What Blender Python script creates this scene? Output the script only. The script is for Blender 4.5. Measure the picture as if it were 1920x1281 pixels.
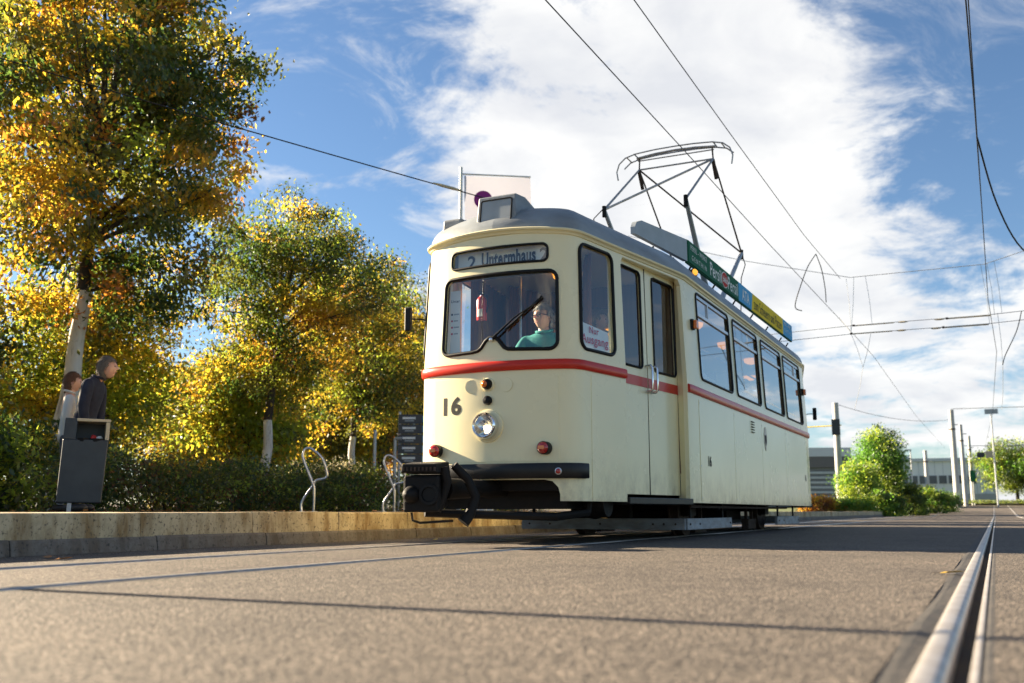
import bpy, bmesh, math, random
import numpy as np
from mathutils import Vector, Matrix, Quaternion
for _o in list(bpy.data.objects): bpy.data.objects.remove(_o)
random.seed(7)
SC = bpy.context.scene
COL = SC.collection
PI = math.pi
# ------------------------------------------------------------------ camera
cam_d = bpy.data.cameras.new('camera'); cam = bpy.data.objects.new('camera', cam_d); COL.objects.link(cam)
cam.location = (0, 0, .28)
cam.rotation_euler = (math.radians(90 + 9.681), 0, math.radians(25.614))
cam_d.sensor_width = 36; cam_d.lens = 35.0; cam_d.clip_start = .05; cam_d.clip_end = 3000
cam_d.dof.use_dof = True; cam_d.dof.focus_distance = 8.6; cam_d.dof.aperture_fstop = 2.2
SC.camera = cam
# ------------------------------------------------------------------ sun, sky, exposure
SUN_AZ, SUN_EL = math.radians(0.5), math.radians(21)          # azimuth from -X towards +Y
sv = Vector((-math.cos(SUN_AZ) * math.cos(SUN_EL), math.sin(SUN_AZ) * math.cos(SUN_EL), math.sin(SUN_EL)))
sun_d = bpy.data.lights.new('sun', 'SUN'); sun = bpy.data.objects.new('sun', sun_d); COL.objects.link(sun)
sun.rotation_euler = sv.to_track_quat('Z', 'Y').to_euler()
sun_d.energy = 5.0; sun_d.angle = math.radians(.5); sun_d.color = (1, .83, .60)
SC.view_settings.view_transform = 'Standard'; SC.view_settings.look = 'None'
SC.view_settings.gamma = 1; SC.view_settings.use_curve_mapping = False
SC.view_settings.exposure = 2.4
SC.cycles.max_bounces = 8; SC.cycles.transparent_max_bounces = 16; SC.cycles.caustics_reflective = False
SC.cycles.sample_clamp_indirect = 6

def build_world():
    w = bpy.data.worlds.new('World'); SC.world = w; w.use_nodes = True
    nt = w.node_tree; N = nt.nodes; L = nt.links
    for n in list(N): N.remove(n)
    def nd(t, **k):
        n = N.new(t)
        for a, b in k.items(): setattr(n, a, b)
        return n
    def m(op, a, b=None, c=None, clamp=False):
        n = nd('ShaderNodeMath', operation=op, use_clamp=clamp)
        for i, v in enumerate((a, b, c)):
            if v is None: continue
            if isinstance(v, (int, float)): n.inputs[i].default_value = v
            else: L.new(v, n.inputs[i])
        return n.outputs[0]
    def vm(op, a, b=None):
        n = nd('ShaderNodeVectorMath', operation=op)
        for i, v in enumerate((a, b)):
            if v is None: continue
            if isinstance(v, (tuple, list)): n.inputs[i].default_value = v
            else: L.new(v, n.inputs[i])
        return n
    sky = nd('ShaderNodeTexSky', sky_type='NISHITA', sun_disc=False)
    sky.sun_elevation = SUN_EL; sky.sun_rotation = math.radians(270) + SUN_AZ
    sky.air_density = 1.0; sky.dust_density = .25; sky.ozone_density = 3.5; sky.altitude = 200
    tc = nd('ShaderNodeTexCoord'); d = tc.outputs['Generated']
    sp = nd('ShaderNodeSeparateXYZ'); L.new(d, sp.inputs[0])
    den = m('ADD', m('MAXIMUM', sp.outputs[2], 0.0), .22)
    cp = nd('ShaderNodeCombineXYZ'); L.new(m('DIVIDE', sp.outputs[0], den), cp.inputs[0]); L.new(m('DIVIDE', sp.outputs[1], den), cp.inputs[1])
    def noise(vec, scale, det, rough, dist=0, off=(0, 0, 0)):
        a = vm('ADD', vec, off)
        n = nd('ShaderNodeTexNoise'); L.new(a.outputs[0], n.inputs['Vector'])
        n.inputs['Scale'].default_value = scale; n.inputs['Detail'].default_value = det
        n.inputs['Roughness'].default_value = rough; n.inputs['Distortion'].default_value = dist
        return n.outputs['Fac']
    n1 = noise(cp.outputs[0], 1.7, 9, .60, .4, (3.1, 1.7, 0))
    n2 = noise(cp.outputs[0], 4.6, 12, .68, .35, (.4, 9.2, 0))
    # large cloud masses and open blue areas, by direction in the sky dome
    mask = None
    for (c, a0, a1, g) in MASSES:
        dp = vm('DOT_PRODUCT', d, c).outputs['Value']
        mr = nd('ShaderNodeMapRange', interpolation_type='SMOOTHSTEP'); L.new(dp, mr.inputs[0])
        mr.inputs[1].default_value = math.cos(math.radians(a1)); mr.inputs[2].default_value = math.cos(math.radians(a0))
        mr.inputs[3].default_value = 0; mr.inputs[4].default_value = g
        mask = mr.outputs[0] if mask is None else m('ADD', mask, mr.outputs[0])
    dens = m('ADD', m('ADD', m('MULTIPLY', n1, 1.35), m('MULTIPLY', n2, .80)), mask)
    mr = nd('ShaderNodeMapRange', interpolation_type='SMOOTHSTEP'); L.new(dens, mr.inputs[0])
    mr.inputs[1].default_value = 1.12; mr.inputs[2].default_value = 1.36
    wr = nd('ShaderNodeMapRange', interpolation_type='SMOOTHSTEP'); L.new(noise(cp.outputs[0], 3.0, 12, .7, 1.2, (5.3, 4.1, 0)), wr.inputs[0])
    wr.inputs[1].default_value = .50; wr.inputs[2].default_value = .74; wr.inputs[4].default_value = .75
    cover = m('MAXIMUM', mr.outputs[0], wr.outputs[0])                       # thin wisps between the banks
    # denser cores are a little greyer
    shade = nd('ShaderNodeMapRange'); L.new(noise(cp.outputs[0], 3.2, 6, .55, .3, (7.7, 2.2, 0)), shade.inputs[0])
    shade.inputs[1].default_value = .36; shade.inputs[2].default_value = .60; shade.inputs[3].default_value = .3; shade.inputs[4].default_value = 1.0
    cc = nd('ShaderNodeMix', data_type='RGBA'); L.new(shade.outputs[0], cc.inputs[0])
    cc.inputs[6].default_value = (2.7, 2.8, 3.05, 1); cc.inputs[7].default_value = (4.1, 4.08, 4.0, 1)
    mix = nd('ShaderNodeMix', data_type='RGBA'); L.new(m('MULTIPLY', cover, .96), mix.inputs[0])
    sat = nd('ShaderNodeHueSaturation'); sat.inputs['Saturation'].default_value = 1.02; sat.inputs['Value'].default_value = .62
    L.new(sky.outputs[0], sat.inputs['Color'])
    L.new(sat.outputs[0], mix.inputs[6]); L.new(cc.outputs[2], mix.inputs[7])
    bg = nd('ShaderNodeBackground'); bg.inputs[1].default_value = .05; L.new(mix.outputs[2], bg.inputs[0])
    out = nd('ShaderNodeOutputWorld'); L.new(bg.outputs[0], out.inputs[0])
# direction, inner angle, outer angle, gain (positive = cloud bank, negative = clear blue)
MASSES = [((-.36, .84, .40), 3, 21, .33), ((-.17, .92, .34), 2, 16, .17), ((-.74, .60, .33), 4, 24, -.26),
          ((.10, .90, .42), 2, 20, -.24), ((-.04, .985, .13), 3, 17, .27), ((-.56, .77, .30), 3, 12, -.16)]
build_world()

# ------------------------------------------------------------------ helpers
MATS = {}
class MB:
    """collects faces of one mesh"""
    def __init__(s): s.v = []; s.f = []; s.m = []
    def add(s, vs, fs, mi=0):
        o = len(s.v); s.v += [tuple(p) for p in vs]
        for f in fs: s.f.append(tuple(i + o for i in f)); s.m.append(mi)
        return s
    def box(s, a, b, mi=0):
        (x0, y0, z0), (x1, y1, z1) = a, b
        vs = [(x0, y0, z0), (x1, y0, z0), (x1, y1, z0), (x0, y1, z0), (x0, y0, z1), (x1, y0, z1), (x1, y1, z1), (x0, y1, z1)]
        return s.add(vs, [(0, 3, 2, 1), (4, 5, 6, 7), (0, 1, 5, 4), (1, 2, 6, 5), (2, 3, 7, 6), (3, 0, 4, 7)], mi)
    def hexa(s, vs, mi=0):
        return s.add(vs, [(0, 3, 2, 1), (4, 5, 6, 7), (0, 1, 5, 4), (1, 2, 6, 5), (2, 3, 7, 6), (3, 0, 4, 7)], mi)
    def tube(s, pts, r, n=8, closed=False, caps=True, mi=0):
        pts = [Vector(p) for p in pts]; k = len(pts)
        rs = r if isinstance(r, (list, tuple)) else [r] * k
        up = None; rings = []
        for i, p in enumerate(pts):
            if closed: t = pts[(i + 1) % k] - pts[i - 1]
            else: t = pts[min(i + 1, k - 1)] - pts[max(i - 1, 0)]
            t = t.normalized() if t.length > 1e-9 else Vector((0, 0, 1))
            if up is None:
                up = Vector((0, 0, 1)) if abs(t.z) < .9 else Vector((1, 0, 0))
            a = (up - t * up.dot(t))
            if a.length < 1e-5: a = t.orthogonal()
            a.normalize(); b = t.cross(a); up = a
            rings.append([p + (a * math.cos(2 * PI * j / n) + b * math.sin(2 * PI * j / n)) * rs[i] for j in range(n)])
        vs = [q for rg in rings for q in rg]; fs = []
        for i in range(k if closed else k - 1):
            i2 = (i + 1) % k
            for j in range(n):
                fs.append((i * n + j, i * n + (j + 1) % n, i2 * n + (j + 1) % n, i2 * n + j))
        if caps and not closed:
            fs.append(tuple(range(n))[::-1]); fs.append(tuple((k - 1) * n + j for j in range(n)))
        return s.add(vs, fs, mi)
    def lathe(s, prof, o, ax, n=24, mi=0):
        o = Vector(o); ax = Vector(ax).normalized(); a = ax.orthogonal().normalized(); b = ax.cross(a)
        vs = []; fs = []
        for (r, h) in prof:
            for j in range(n):
                th = 2 * PI * j / n; vs.append(o + ax * h + (a * math.cos(th) + b * math.sin(th)) * r)
        for i in range(len(prof) - 1):
            for j in range(n): fs.append((i * n + j, i * n + (j + 1) % n, (i + 1) * n + (j + 1) % n, (i + 1) * n + j))
        return s.add(vs, fs, mi)
    def prism(s, poly, d, mi=0):
        """poly: 3D points of a planar outline, d: extrusion vector"""
        n = len(poly); d = Vector(d); p = [Vector(q) for q in poly]
        vs = p + [q + d for q in p]
        fs = [tuple(range(n))[::-1], tuple(range(n, 2 * n))] + [(i, (i + 1) % n, n + (i + 1) % n, n + i) for i in range(n)]
        return s.add(vs, fs, mi)
    def sheet(s, rows, mi=0):
        n = len(rows[0]); vs = [p for r in rows for p in r]
        fs = [(i * n + j, i * n + j + 1, (i + 1) * n + j + 1, (i + 1) * n + j) for i in range(len(rows) - 1) for j in range(n - 1)]
        return s.add(vs, fs, mi)
    def mesh(s, name, mats, smooth=None):
        me = bpy.data.meshes.new(name); me.from_pydata(s.v, [], s.f)
        for m_ in (mats if isinstance(mats, (list, tuple)) else [mats]): me.materials.append(m_)
        if any(s.m): me.polygons.foreach_set('material_index', s.m)
        bm = bmesh.new(); bm.from_mesh(me); bmesh.ops.recalc_face_normals(bm, faces=bm.faces); bm.to_mesh(me); bm.free()
        if smooth is not None:
            me.polygons.foreach_set('use_smooth', [True] * len(me.polygons))
            me.set_sharp_from_angle(angle=math.radians(smooth))
        me.update(); return me
def link(name, me, parent=None, loc=None):
    o = bpy.data.objects.new(name, me); COL.objects.link(o)
    if parent is not None: o.parent = parent
    if loc is not None: o.location = loc
    return o
def part(name, mb, mat, parent, smooth=None, loc=None):
    return link(name, mb.mesh(name, mat, smooth), parent, loc)
def tag(o, label=None, cat=None, group=None, kind=None):
    if label: o['label'] = label
    if cat: o['category'] = cat
    if group: o['group'] = group
    if kind: o['kind'] = kind
    return o
def thing(name, label, cat, loc=(0, 0, 0), rz=0, group=None):
    o = link(name, None); o.location = loc; o.rotation_euler = (0, 0, rz); return tag(o, label, cat, group)
def structure(name, mb, mat, smooth=None): return tag(part(name, mb, mat, None, smooth), kind='structure')
def bevel(o, w=.006, seg=2):
    md = o.modifiers.new('bevel', 'BEVEL'); md.width = w; md.segments = seg; md.limit_method = 'ANGLE'; md.angle_limit = math.radians(40); return o

# ------------------------------------------------------------------ materials
def mat(name, col=(.5, .5, .5), rough=.5, metal=0, spec=.5, coat=0, emit=None, es=0):
    m = bpy.data.materials.new(name); m.use_nodes = True; b = m.node_tree.nodes['Principled BSDF']
    b.inputs['Base Color'].default_value = (*col, 1); b.inputs['Roughness'].default_value = rough
    b.inputs['Metallic'].default_value = metal; b.inputs['Specular IOR Level'].default_value = spec
    b.inputs['Coat Weight'].default_value = coat; b.inputs['Coat Roughness'].default_value = .08
    if emit: b.inputs['Emission Color'].default_value = (*emit, 1); b.inputs['Emission Strength'].default_value = es
    MATS[name] = m; return m
def nz(nt, scale, det=5, rough=.55, vec=None, typ='ShaderNodeTexNoise'):
    n = nt.nodes.new(typ); n.inputs['Scale'].default_value = scale
    if typ == 'ShaderNodeTexNoise': n.inputs['Detail'].default_value = det; n.inputs['Roughness'].default_value = rough
    if vec is not None: nt.links.new(vec, n.inputs['Vector'])
    return n
def coords(nt, scale=(1, 1, 1), kind='Object'):
    t = nt.nodes.new('ShaderNodeTexCoord'); mp = nt.nodes.new('ShaderNodeMapping'); mp.inputs['Scale'].default_value = scale
    if kind == 'World':
        g = nt.nodes.new('ShaderNodeNewGeometry'); nt.links.new(g.outputs['Position'], mp.inputs[0])
    else: nt.links.new(t.outputs[kind], mp.inputs[0])
    return mp.outputs[0]
def ramp(nt, fac, stops):
    r = nt.nodes.new('ShaderNodeValToRGB'); nt.links.new(fac, r.inputs[0]); e = r.color_ramp.elements
    while len(e) < len(stops): e.new(.5)
    for i, (p, c) in enumerate(stops): e[i].position = p; e[i].color = (*c, 1) if len(c) == 3 else c
    return r.outputs[0]
def mixc(nt, fac, a, b, mode='MIX'):
    n = nt.nodes.new('ShaderNodeMix'); n.data_type = 'RGBA'; n.blend_type = mode
    for i, v in ((0, fac), (6, a), (7, b)):
        if isinstance(v, (int, float)): n.inputs[i].default_value = v
        elif isinstance(v, tuple): n.inputs[i].default_value = (*v, 1)
        else: nt.links.new(v, n.inputs[i])
    return n.outputs[2]
def bump(nt, h, strength, dist, b):
    n = nt.nodes.new('ShaderNodeBump'); n.inputs['Strength'].default_value = strength; n.inputs['Distance'].default_value = dist
    nt.links.new(h, n.inputs['Height']); nt.links.new(n.outputs[0], b.inputs['Normal']); return n
def worn(name, c1, c2, rough, scale=3, stretch=(1, 1, 1), metal=0, spec=.5, coat=0, bs=0, fine=0, lo=.35, hi=.7, rvar=.1, kind='World'):
    """two-tone procedural surface: large soft blotches of wear or dirt over a base colour"""
    m = mat(name, c1, rough, metal, spec, coat); nt = m.node_tree; b = nt.nodes['Principled BSDF']
    v = coords(nt, stretch, kind); n = nz(nt, scale, 8, .6, v)
    c = ramp(nt, n.outputs['Fac'], [(lo, c1), (hi, c2)]); nt.links.new(c, b.inputs['Base Color'])
    mr = nt.nodes.new('ShaderNodeMapRange'); nt.links.new(n.outputs['Fac'], mr.inputs[0])
    mr.inputs[3].default_value = max(0, rough - rvar); mr.inputs[4].default_value = min(1, rough + rvar); nt.links.new(mr.outputs[0], b.inputs['Roughness'])
    if bs: bump(nt, nz(nt, fine or scale * 8, 6, .6, v).outputs['Fac'], bs, .01, b)
    return m
def cream_mat():
    m = mat('cream_paint', (.90, .80, .49), .24, spec=.4, coat=.22); nt = m.node_tree; b = nt.nodes['Principled BSDF']; v = coords(nt, kind='World')
    bl = nz(nt, .9, 6, .6, v); sp = nz(nt, 34, 3, .6, v); sl = nz(nt, 7, 8, .7, coords(nt, (1, 1, .6), 'World'))
    c = mixc(nt, ramp(nt, bl.outputs['Fac'], [(.35, (0, 0, 0)), (.75, (.20, .20, .20))]), (.90, .80, .49), (.74, .63, .37))
    c = mixc(nt, ramp(nt, sp.outputs['Fac'], [(.735, (0, 0, 0)), (.76, (.5, .5, .5))]), c, (.30, .19, .09))
    # road dirt thrown up along the skirt
    g = nt.nodes.new('ShaderNodeNewGeometry'); sx = nt.nodes.new('ShaderNodeSeparateXYZ'); nt.links.new(g.outputs['Position'], sx.inputs[0])
    mr = nt.nodes.new('ShaderNodeMapRange'); nt.links.new(sx.outputs[2], mr.inputs[0]); mr.inputs[1].default_value = .80; mr.inputs[2].default_value = .36; mr.inputs[3].default_value = 0; mr.inputs[4].default_value = 1
    mu = nt.nodes.new('ShaderNodeMath'); mu.operation = 'MULTIPLY'; nt.links.new(mr.outputs[0], mu.inputs[0]); nt.links.new(ramp(nt, sl.outputs['Fac'], [(.42, (0, 0, 0)), (.70, (.75, .75, .75))]), mu.inputs[1])
    c = mixc(nt, mu.outputs[0], c, (.36, .29, .19))
    nt.links.new(c, b.inputs['Base Color'])
    rr = nt.nodes.new('ShaderNodeMapRange'); nt.links.new(bl.outputs['Fac'], rr.inputs[0]); rr.inputs[3].default_value = .17; rr.inputs[4].default_value = .36; nt.links.new(rr.outputs[0], b.inputs['Roughness'])
    bump(nt, nz(nt, 3.0, 2, .5, v).outputs['Fac'], .10, .02, b); return m
cream = cream_mat()
cream_in = mat('cream_inner', (.62, .55, .36), .6)
red = worn('red_paint', (.62, .032, .014), (.52, .025, .012), .30, 4, spec=.3, coat=.1, rvar=.05)
roofgrey = worn('roof_grey', (.27, .30, .32), (.17, .18, .185), .5, 2.2, (1, .6, 2), bs=.15, rvar=.15)
boxgrey = worn('box_grey', (.36, .39, .41), (.30, .33, .34), .5, 5)
black = worn('black_paint', (.006, .006, .0065), (.014, .013, .0125), .38, 6, spec=.35, bs=.1)
rubber = mat('rubber', (.005, .005, .0055), .5, spec=.25)
under = worn('underframe', (.0045, .0043, .004), (.014, .011, .009), .65, 9, spec=.25, bs=.3)
chrome = mat('chrome', (.75, .76, .78), .12, 1)
steel = worn('steel', (.52, .48, .44), (.36, .32, .28), .46, 12, metal=.75, rvar=.12)
alu = worn('aluminium', (.55, .56, .58), (.45, .46, .47), .33, 20, metal=1)
galv = worn('galvanised', (.45, .47, .48), (.36, .37, .38), .5, 8, metal=.6)
fender = worn('fender_board', (.36, .39, .42), (.22, .21, .20), .6, 6, (1, 1, 3), bs=.2)
rust = worn('rusty_iron', (.075, .045, .03), (.03, .022, .018), .8, 20, bs=.3)
ink = mat('black_ink', (.006, .006, .0065), .6, spec=.15)
inkblue = mat('blue_black_ink', (.012, .022, .045), .6)
inkred = mat('red_ink', (.55, .015, .025), .6)
white = mat('white_sheet', (.82, .82, .79), .55)
whitepaint = mat('white_paint', (.75, .75, .72), .45)
wood = worn('brown_wood', (.10, .045, .022), (.055, .026, .014), .45, 3, (8, 8, .6))
curtain = worn('curtain', (.20, .075, .03), (.10, .04, .02), .9, 2, (14, 14, .2))
seatm = mat('seat_vinyl', (.10, .05, .03), .5)
dark_in = mat('dark_interior', (.06, .06, .065), .7)
floor_in = mat('floor_interior', (.07, .065, .06), .7)
board_green = mat('board_green', (.022, .14, .075), .75, spec=.12)
board_blue = mat('board_blue', (.10, .40, .68), .75, spec=.12)
board_yellow = mat('board_yellow', (.88, .62, .04), .75, spec=.12)
board_red = mat('board_red', (.55, .05, .04), .75, spec=.12)
letter = mat('letter_white', (.85, .85, .80), .75, spec=.12)
lamp_lit = mat('lit_bulb', (1, .9, .7), .3, emit=(1, .70, .32), es=3)
ceil_lit = mat('lit_ceiling_lamp', (1, .7, .3), .4, emit=(1, .36, .03), es=.32)
amber = mat('amber_lens', (.75, .16, .01), .12, coat=.6)
amber_lit = mat('amber_lens_lit', (.8, .3, .02), .2, emit=(1, .42, .05), es=.25)
redlens = mat('red_lens', (.42, .012, .01), .1, coat=.8)
extred = mat('extinguisher_red', (.62, .025, .015), .25, coat=.5)
navy = worn('navy_cloth', (.016, .018, .034), (.010, .011, .022), .85, 14)
jeans = mat('jeans', (.02, .028, .06), .9)
teal = worn('teal_cloth', (.03, .26, .24), (.025, .2, .19), .85, 10)
paleblue = mat('pale_shirt', (.35, .42, .55), .85)
palecloth = mat('pale_cloth', (.60, .56, .50), .9)
greycloth = mat('grey_cloth', (.08, .085, .10), .9)
skin = mat('skin', (.58, .32, .22), .5)
skin.node_tree.nodes['Principled BSDF'].inputs['Subsurface Weight'].default_value = .08
lipm = mat('lips', (.42, .16, .13), .5)
eyem = mat('eyes', (.05, .04, .03), .2)
hair_grey = worn('hair_grey', (.30, .27, .24), (.16, .14, .12), .7, 30, (6, 6, 1))
hair_brown = worn('hair_brown', (.17, .075, .03), (.08, .035, .015), .7, 30, (6, 6, 1))
hair_greybrown = worn('hair_grey_brown', (.20, .155, .115), (.09, .065, .045), .7, 30, (6, 6, 1))
shoe = mat('shoe_leather', (.015, .013, .012), .5)
anthr = worn('anthracite', (.028, .036, .044), (.021, .027, .033), .5, 7)
beige = mat('beige_edge', (.50, .42, .28), .6)

def glass_mat(name, tint=(.86, .90, .90), base=.05):
    m = bpy.data.materials.new(name); m.use_nodes = True; nt = m.node_tree
    for n in list(nt.nodes): nt.nodes.remove(n)
    tr = nt.nodes.new('ShaderNodeBsdfTransparent'); tr.inputs[0].default_value = (*tint, 1)
    gl = nt.nodes.new('ShaderNodeBsdfGlossy'); gl.inputs['Roughness'].default_value = .01; gl.inputs[0].default_value = (1, 1, 1, 1)
    ge = nt.nodes.new('ShaderNodeNewGeometry'); dt = nt.nodes.new('ShaderNodeVectorMath'); dt.operation = 'DOT_PRODUCT'
    nt.links.new(ge.outputs['Normal'], dt.inputs[0]); nt.links.new(ge.outputs['Incoming'], dt.inputs[1])
    def mm(op, a, b=0.):                       # Schlick reflectance of a two-faced pane
        q = nt.nodes.new('ShaderNodeMath'); q.operation = op
        for i, x in enumerate((a, b)):
            if isinstance(x, float): q.inputs[i].default_value = x
            else: nt.links.new(x, q.inputs[i])
        return q.outputs[0]
    pw5 = mm('POWER', mm('SUBTRACT', 1., mm('ABSOLUTE', dt.outputs['Value'])), 5.)
    class ad: outputs = [mm('ADD', mm('MULTIPLY', pw5, 1. - base), base)]
    mx = nt.nodes.new('ShaderNodeMixShader'); nt.links.new(ad.outputs[0], mx.inputs[0]); nt.links.new(tr.outputs[0], mx.inputs[1]); nt.links.new(gl.outputs[0], mx.inputs[2])
    o = nt.nodes.new('ShaderNodeOutputMaterial'); nt.links.new(mx.outputs[0], o.inputs[0]); MATS[name] = m; return m
glass = glass_mat('window_glass', base=.09)
glass_side = glass_mat('saloon_glass', (.74, .79, .82), base=.40)

def asphalt_mat(name, dark, mid, light, stone_scale, bs):
    m = mat(name, mid, .8, spec=.35); nt = m.node_tree; b = nt.nodes['Principled BSDF']; v = coords(nt, kind='World')
    vo = nz(nt, stone_scale, vec=v, typ='ShaderNodeTexVoronoi'); vo.feature = 'F1'
    sep = nt.nodes.new('ShaderNodeSeparateColor'); nt.links.new(vo.outputs['Color'], sep.inputs[0])
    stones = ramp(nt, sep.outputs[0], [(.0, dark), (.45, mid), (.85, light), (1, tuple(min(1, c * 1.5) for c in light))])
    big = nz(nt, 1.1, 8, .65, v)
    c = mixc(nt, .8, stones, ramp(nt, big.outputs['Fac'], [(.3, (.55, .55, .56)), (.48, (.9, .9, .9)), (.75, (1.25, 1.22, 1.18))]), 'MULTIPLY')
    fine = nz(nt, 60, 4, .7, v)
    c = mixc(nt, .5, c, ramp(nt, fine.outputs['Fac'], [(.3, (.55, .55, .55)), (.7, (1.25, 1.25, 1.25))]), 'MULTIPLY')
    nt.links.new(c, b.inputs['Base Color'])
    hgt = nt.nodes.new('ShaderNodeMath'); hgt.operation = 'SUBTRACT'; hgt.inputs[0].default_value = 1; nt.links.new(vo.outputs['Distance'], hgt.inputs[1])
    bump(nt, hgt.outputs[0], bs, .005, b); return m
asphalt = asphalt_mat('asphalt', (.025, .0215, .018), (.067, .056, .046), (.20, .166, .133), 135, .8)
asphalt_dark = asphalt_mat('path_asphalt', (.035, .035, .037), (.06, .058, .058), (.12, .115, .11), 120, .4)
tar = worn('joint_tar', (.030, .028, .026), (.075, .065, .055), .75, 16, bs=.6, fine=70)

def concrete_mat(name, base, stain, moss, scale):
    m = mat(name, base, .85, spec=.3); nt = m.node_tree; b = nt.nodes['Principled BSDF']; v = coords(nt, kind='World')
    a = nz(nt, scale, 9, .7, v); st = nz(nt, 5.5, 7, .65, coords(nt, (1, 1, .25), 'World')); sp = nz(nt, 38, 5, .7, v)
    c = ramp(nt, a.outputs['Fac'], [(.3, tuple(k * .68 for k in base)), (.55, base), (.75, tuple(min(1, k * 1.15) for k in base))])
    c = mixc(nt, ramp(nt, st.outputs['Fac'], [(.45, (0, 0, 0)), (.62, (.9, .9, .9))]), c, stain)
    c = mixc(nt, ramp(nt, sp.outputs['Fac'], [(.55, (0, 0, 0)), (.64, (.85, .85, .85))]), c, moss)
    nt.links.new(c, b.inputs['Base Color']); bump(nt, sp.outputs['Fac'], .35, .006, b); return m
kerb_up = concrete_mat('kerb_concrete', (.56, .46, .29), (.24, .15, .06), (.07, .06, .05), 6)
kerb_low = concrete_mat('kerb_granite', (.20, .175, .15), (.12, .095, .07), (.06, .055, .05), 14)
soil = worn('soil', (.055, .038, .024), (.10, .07, .035), .95, 4, bs=.6, fine=30)
grassm = worn('grass_ground', (.055, .085, .018), (.10, .11, .03), .95, 2, bs=.5, fine=60)
bark = worn('bark', (.060, .046, .034), (.03, .023, .018), .9, 6, (5, 5, 1), bs=.7, fine=40)
limewash = mat('limewashed_bark', (.62, .59, .54), .9)
_nt = limewash.node_tree; _b = _nt.nodes['Principled BSDF']; _v = coords(_nt, (9, 9, 1.6), 'World'); _n = nz(_nt, 1.2, 9, .7, _v)
_nt.links.new(ramp(_nt, _n.outputs['Fac'], [(.26, (.05, .04, .03)), (.36, (.34, .31, .27)), (.47, (.60, .58, .53)), (.8, (.70, .68, .64))]), _b.inputs['Base Color']); bump(_nt, _n.outputs['Fac'], .7, .02, _b)
concrete_pole = worn('pole_concrete', (.50, .50, .47), (.40, .40, .38), .8, 3)

def leaf_mat(name, trans=.62):
    m = bpy.data.materials.new(name); m.use_nodes = True; nt = m.node_tree
    for n in list(nt.nodes): nt.nodes.remove(n)
    at = nt.nodes.new('ShaderNodeAttribute'); at.attribute_name = 'leaf_colour'
    df = nt.nodes.new('ShaderNodeBsdfDiffuse'); tl = nt.nodes.new('ShaderNodeBsdfTranslucent'); gl = nt.nodes.new('ShaderNodeBsdfGlossy')
    gl.inputs['Roughness'].default_value = .45; gl.inputs[0].default_value = (.9, .95, 1, 1)
    hs = nt.nodes.new('ShaderNodeHueSaturation'); hs.inputs['Saturation'].default_value = 1.0; hs.inputs['Value'].default_value = 2.1
    nt.links.new(at.outputs['Color'], df.inputs[0]); nt.links.new(at.outputs['Color'], hs.inputs['Color']); nt.links.new(hs.outputs[0], tl.inputs[0])
    m1 = nt.nodes.new('ShaderNodeMixShader'); m1.inputs[0].default_value = trans; nt.links.new(df.outputs[0], m1.inputs[1]); nt.links.new(tl.outputs[0], m1.inputs[2])
    m2 = nt.nodes.new('ShaderNodeMixShader'); m2.inputs[0].default_value = .04; nt.links.new(m1.outputs[0], m2.inputs[1]); nt.links.new(gl.outputs[0], m2.inputs[2])
    o = nt.nodes.new('ShaderNodeOutputMaterial'); nt.links.new(m2.outputs[0], o.inputs[0]); MATS[name] = m; return m
leafm = leaf_mat('leaves')
# ------------------------------------------------------------------ ground, road, rails, kerb
def G(y): return 0.0 if y < 62 else min(.0178 * (y - 62), 1.12)
YS = [-40, -20, -8, -4, -2, 0, 2, 4, 6, 8, 10, 14, 18, 24, 30, 40, 50, 58, 62, 66, 72, 80, 90, 100, 110, 125]
def strip(x0, x1, z, ys, mb=None):
    mb = mb or MB(); mb.sheet([[(x0, y, G(y) + z), (x1, y, G(y) + z)] for y in ys]); return mb
structure('ground', MB().sheet([[(x, y, G(y) - .06) for x in (-900, -200, -60, 0, 60, 200, 900)] for y in [-300] + YS + [300, 2500]]), grassm)
RAILS = [(-4.45, 1), (-3.26, -1), (-.126, 1), (1.064, -1)]          # rail head centre, side on which the groove lies
edges = [-5.55]
for c, sd in RAILS:
    edges += [c - .082, c + .102] if sd > 0 else [c - .102, c + .082]
edges.append(16)
rd = MB()
for i in range(0, len(edges), 2): strip(edges[i], edges[i + 1], 0, YS, rd)
structure('road', rd, asphalt)
railtrack = {}
for ti, nm in ((0, 'tramway_track'), (2, 'tramway_track')):
    rt = tag(link(nm, None), kind='structure'); rt.location = ((RAILS[ti][0] + RAILS[ti + 1][0]) / 2, 0, 0)
    for c, sd in RAILS[ti:ti + 2]:
        cx = c - rt.location.x
        # groove rail section: tar joint, rounded head, flangeway, guard lip, tar joint
        head = [(-.026, -.03), (-.026, .002), (-.021, .0065), (-.008, .0085), (.010, .008), (.020, .005), (.026, -.003), (.028, -.045)]
        lip = [(.064, -.045), (.064, -.004), (.067, -.001), (.078, -.001), (.080, -.012)]
        ys = [-20, -3] + [v * .5 for v in range(-2, 30)] + [16, 20, 26, 32, 40, 50, 58, 62, 66, 72, 80, 90, 100, 112, 125]
        part('rail', MB().sheet([[(cx + sd * a, y, G(y) + b) for a, b in head] for y in ys]).sheet([[(cx + sd * a, y, G(y) + b) for a, b in lip] for y in ys]), steel, rt, 50)
        part('flangeway', MB().sheet([[(cx + sd * a, y, G(y) + b) for a, b in ((.026, -.036), (.066, -.038))] for y in ys]), soil, rt)
        part('joint_filler', MB().sheet([[(cx + sd * a, y, G(y) + b + .0025 * math.sin(y * 9.7 + a * 40)) for a, b in ((-.086, -.002), (-.06, .0015), (-.026, -.002))] for y in ys])
             .sheet([[(cx + sd * a, y, G(y) + b) for a, b in ((.078, -.006), (.092, -.001), (.106, -.001))] for y in ys]), tar, rt)
KX = -5.56
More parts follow.
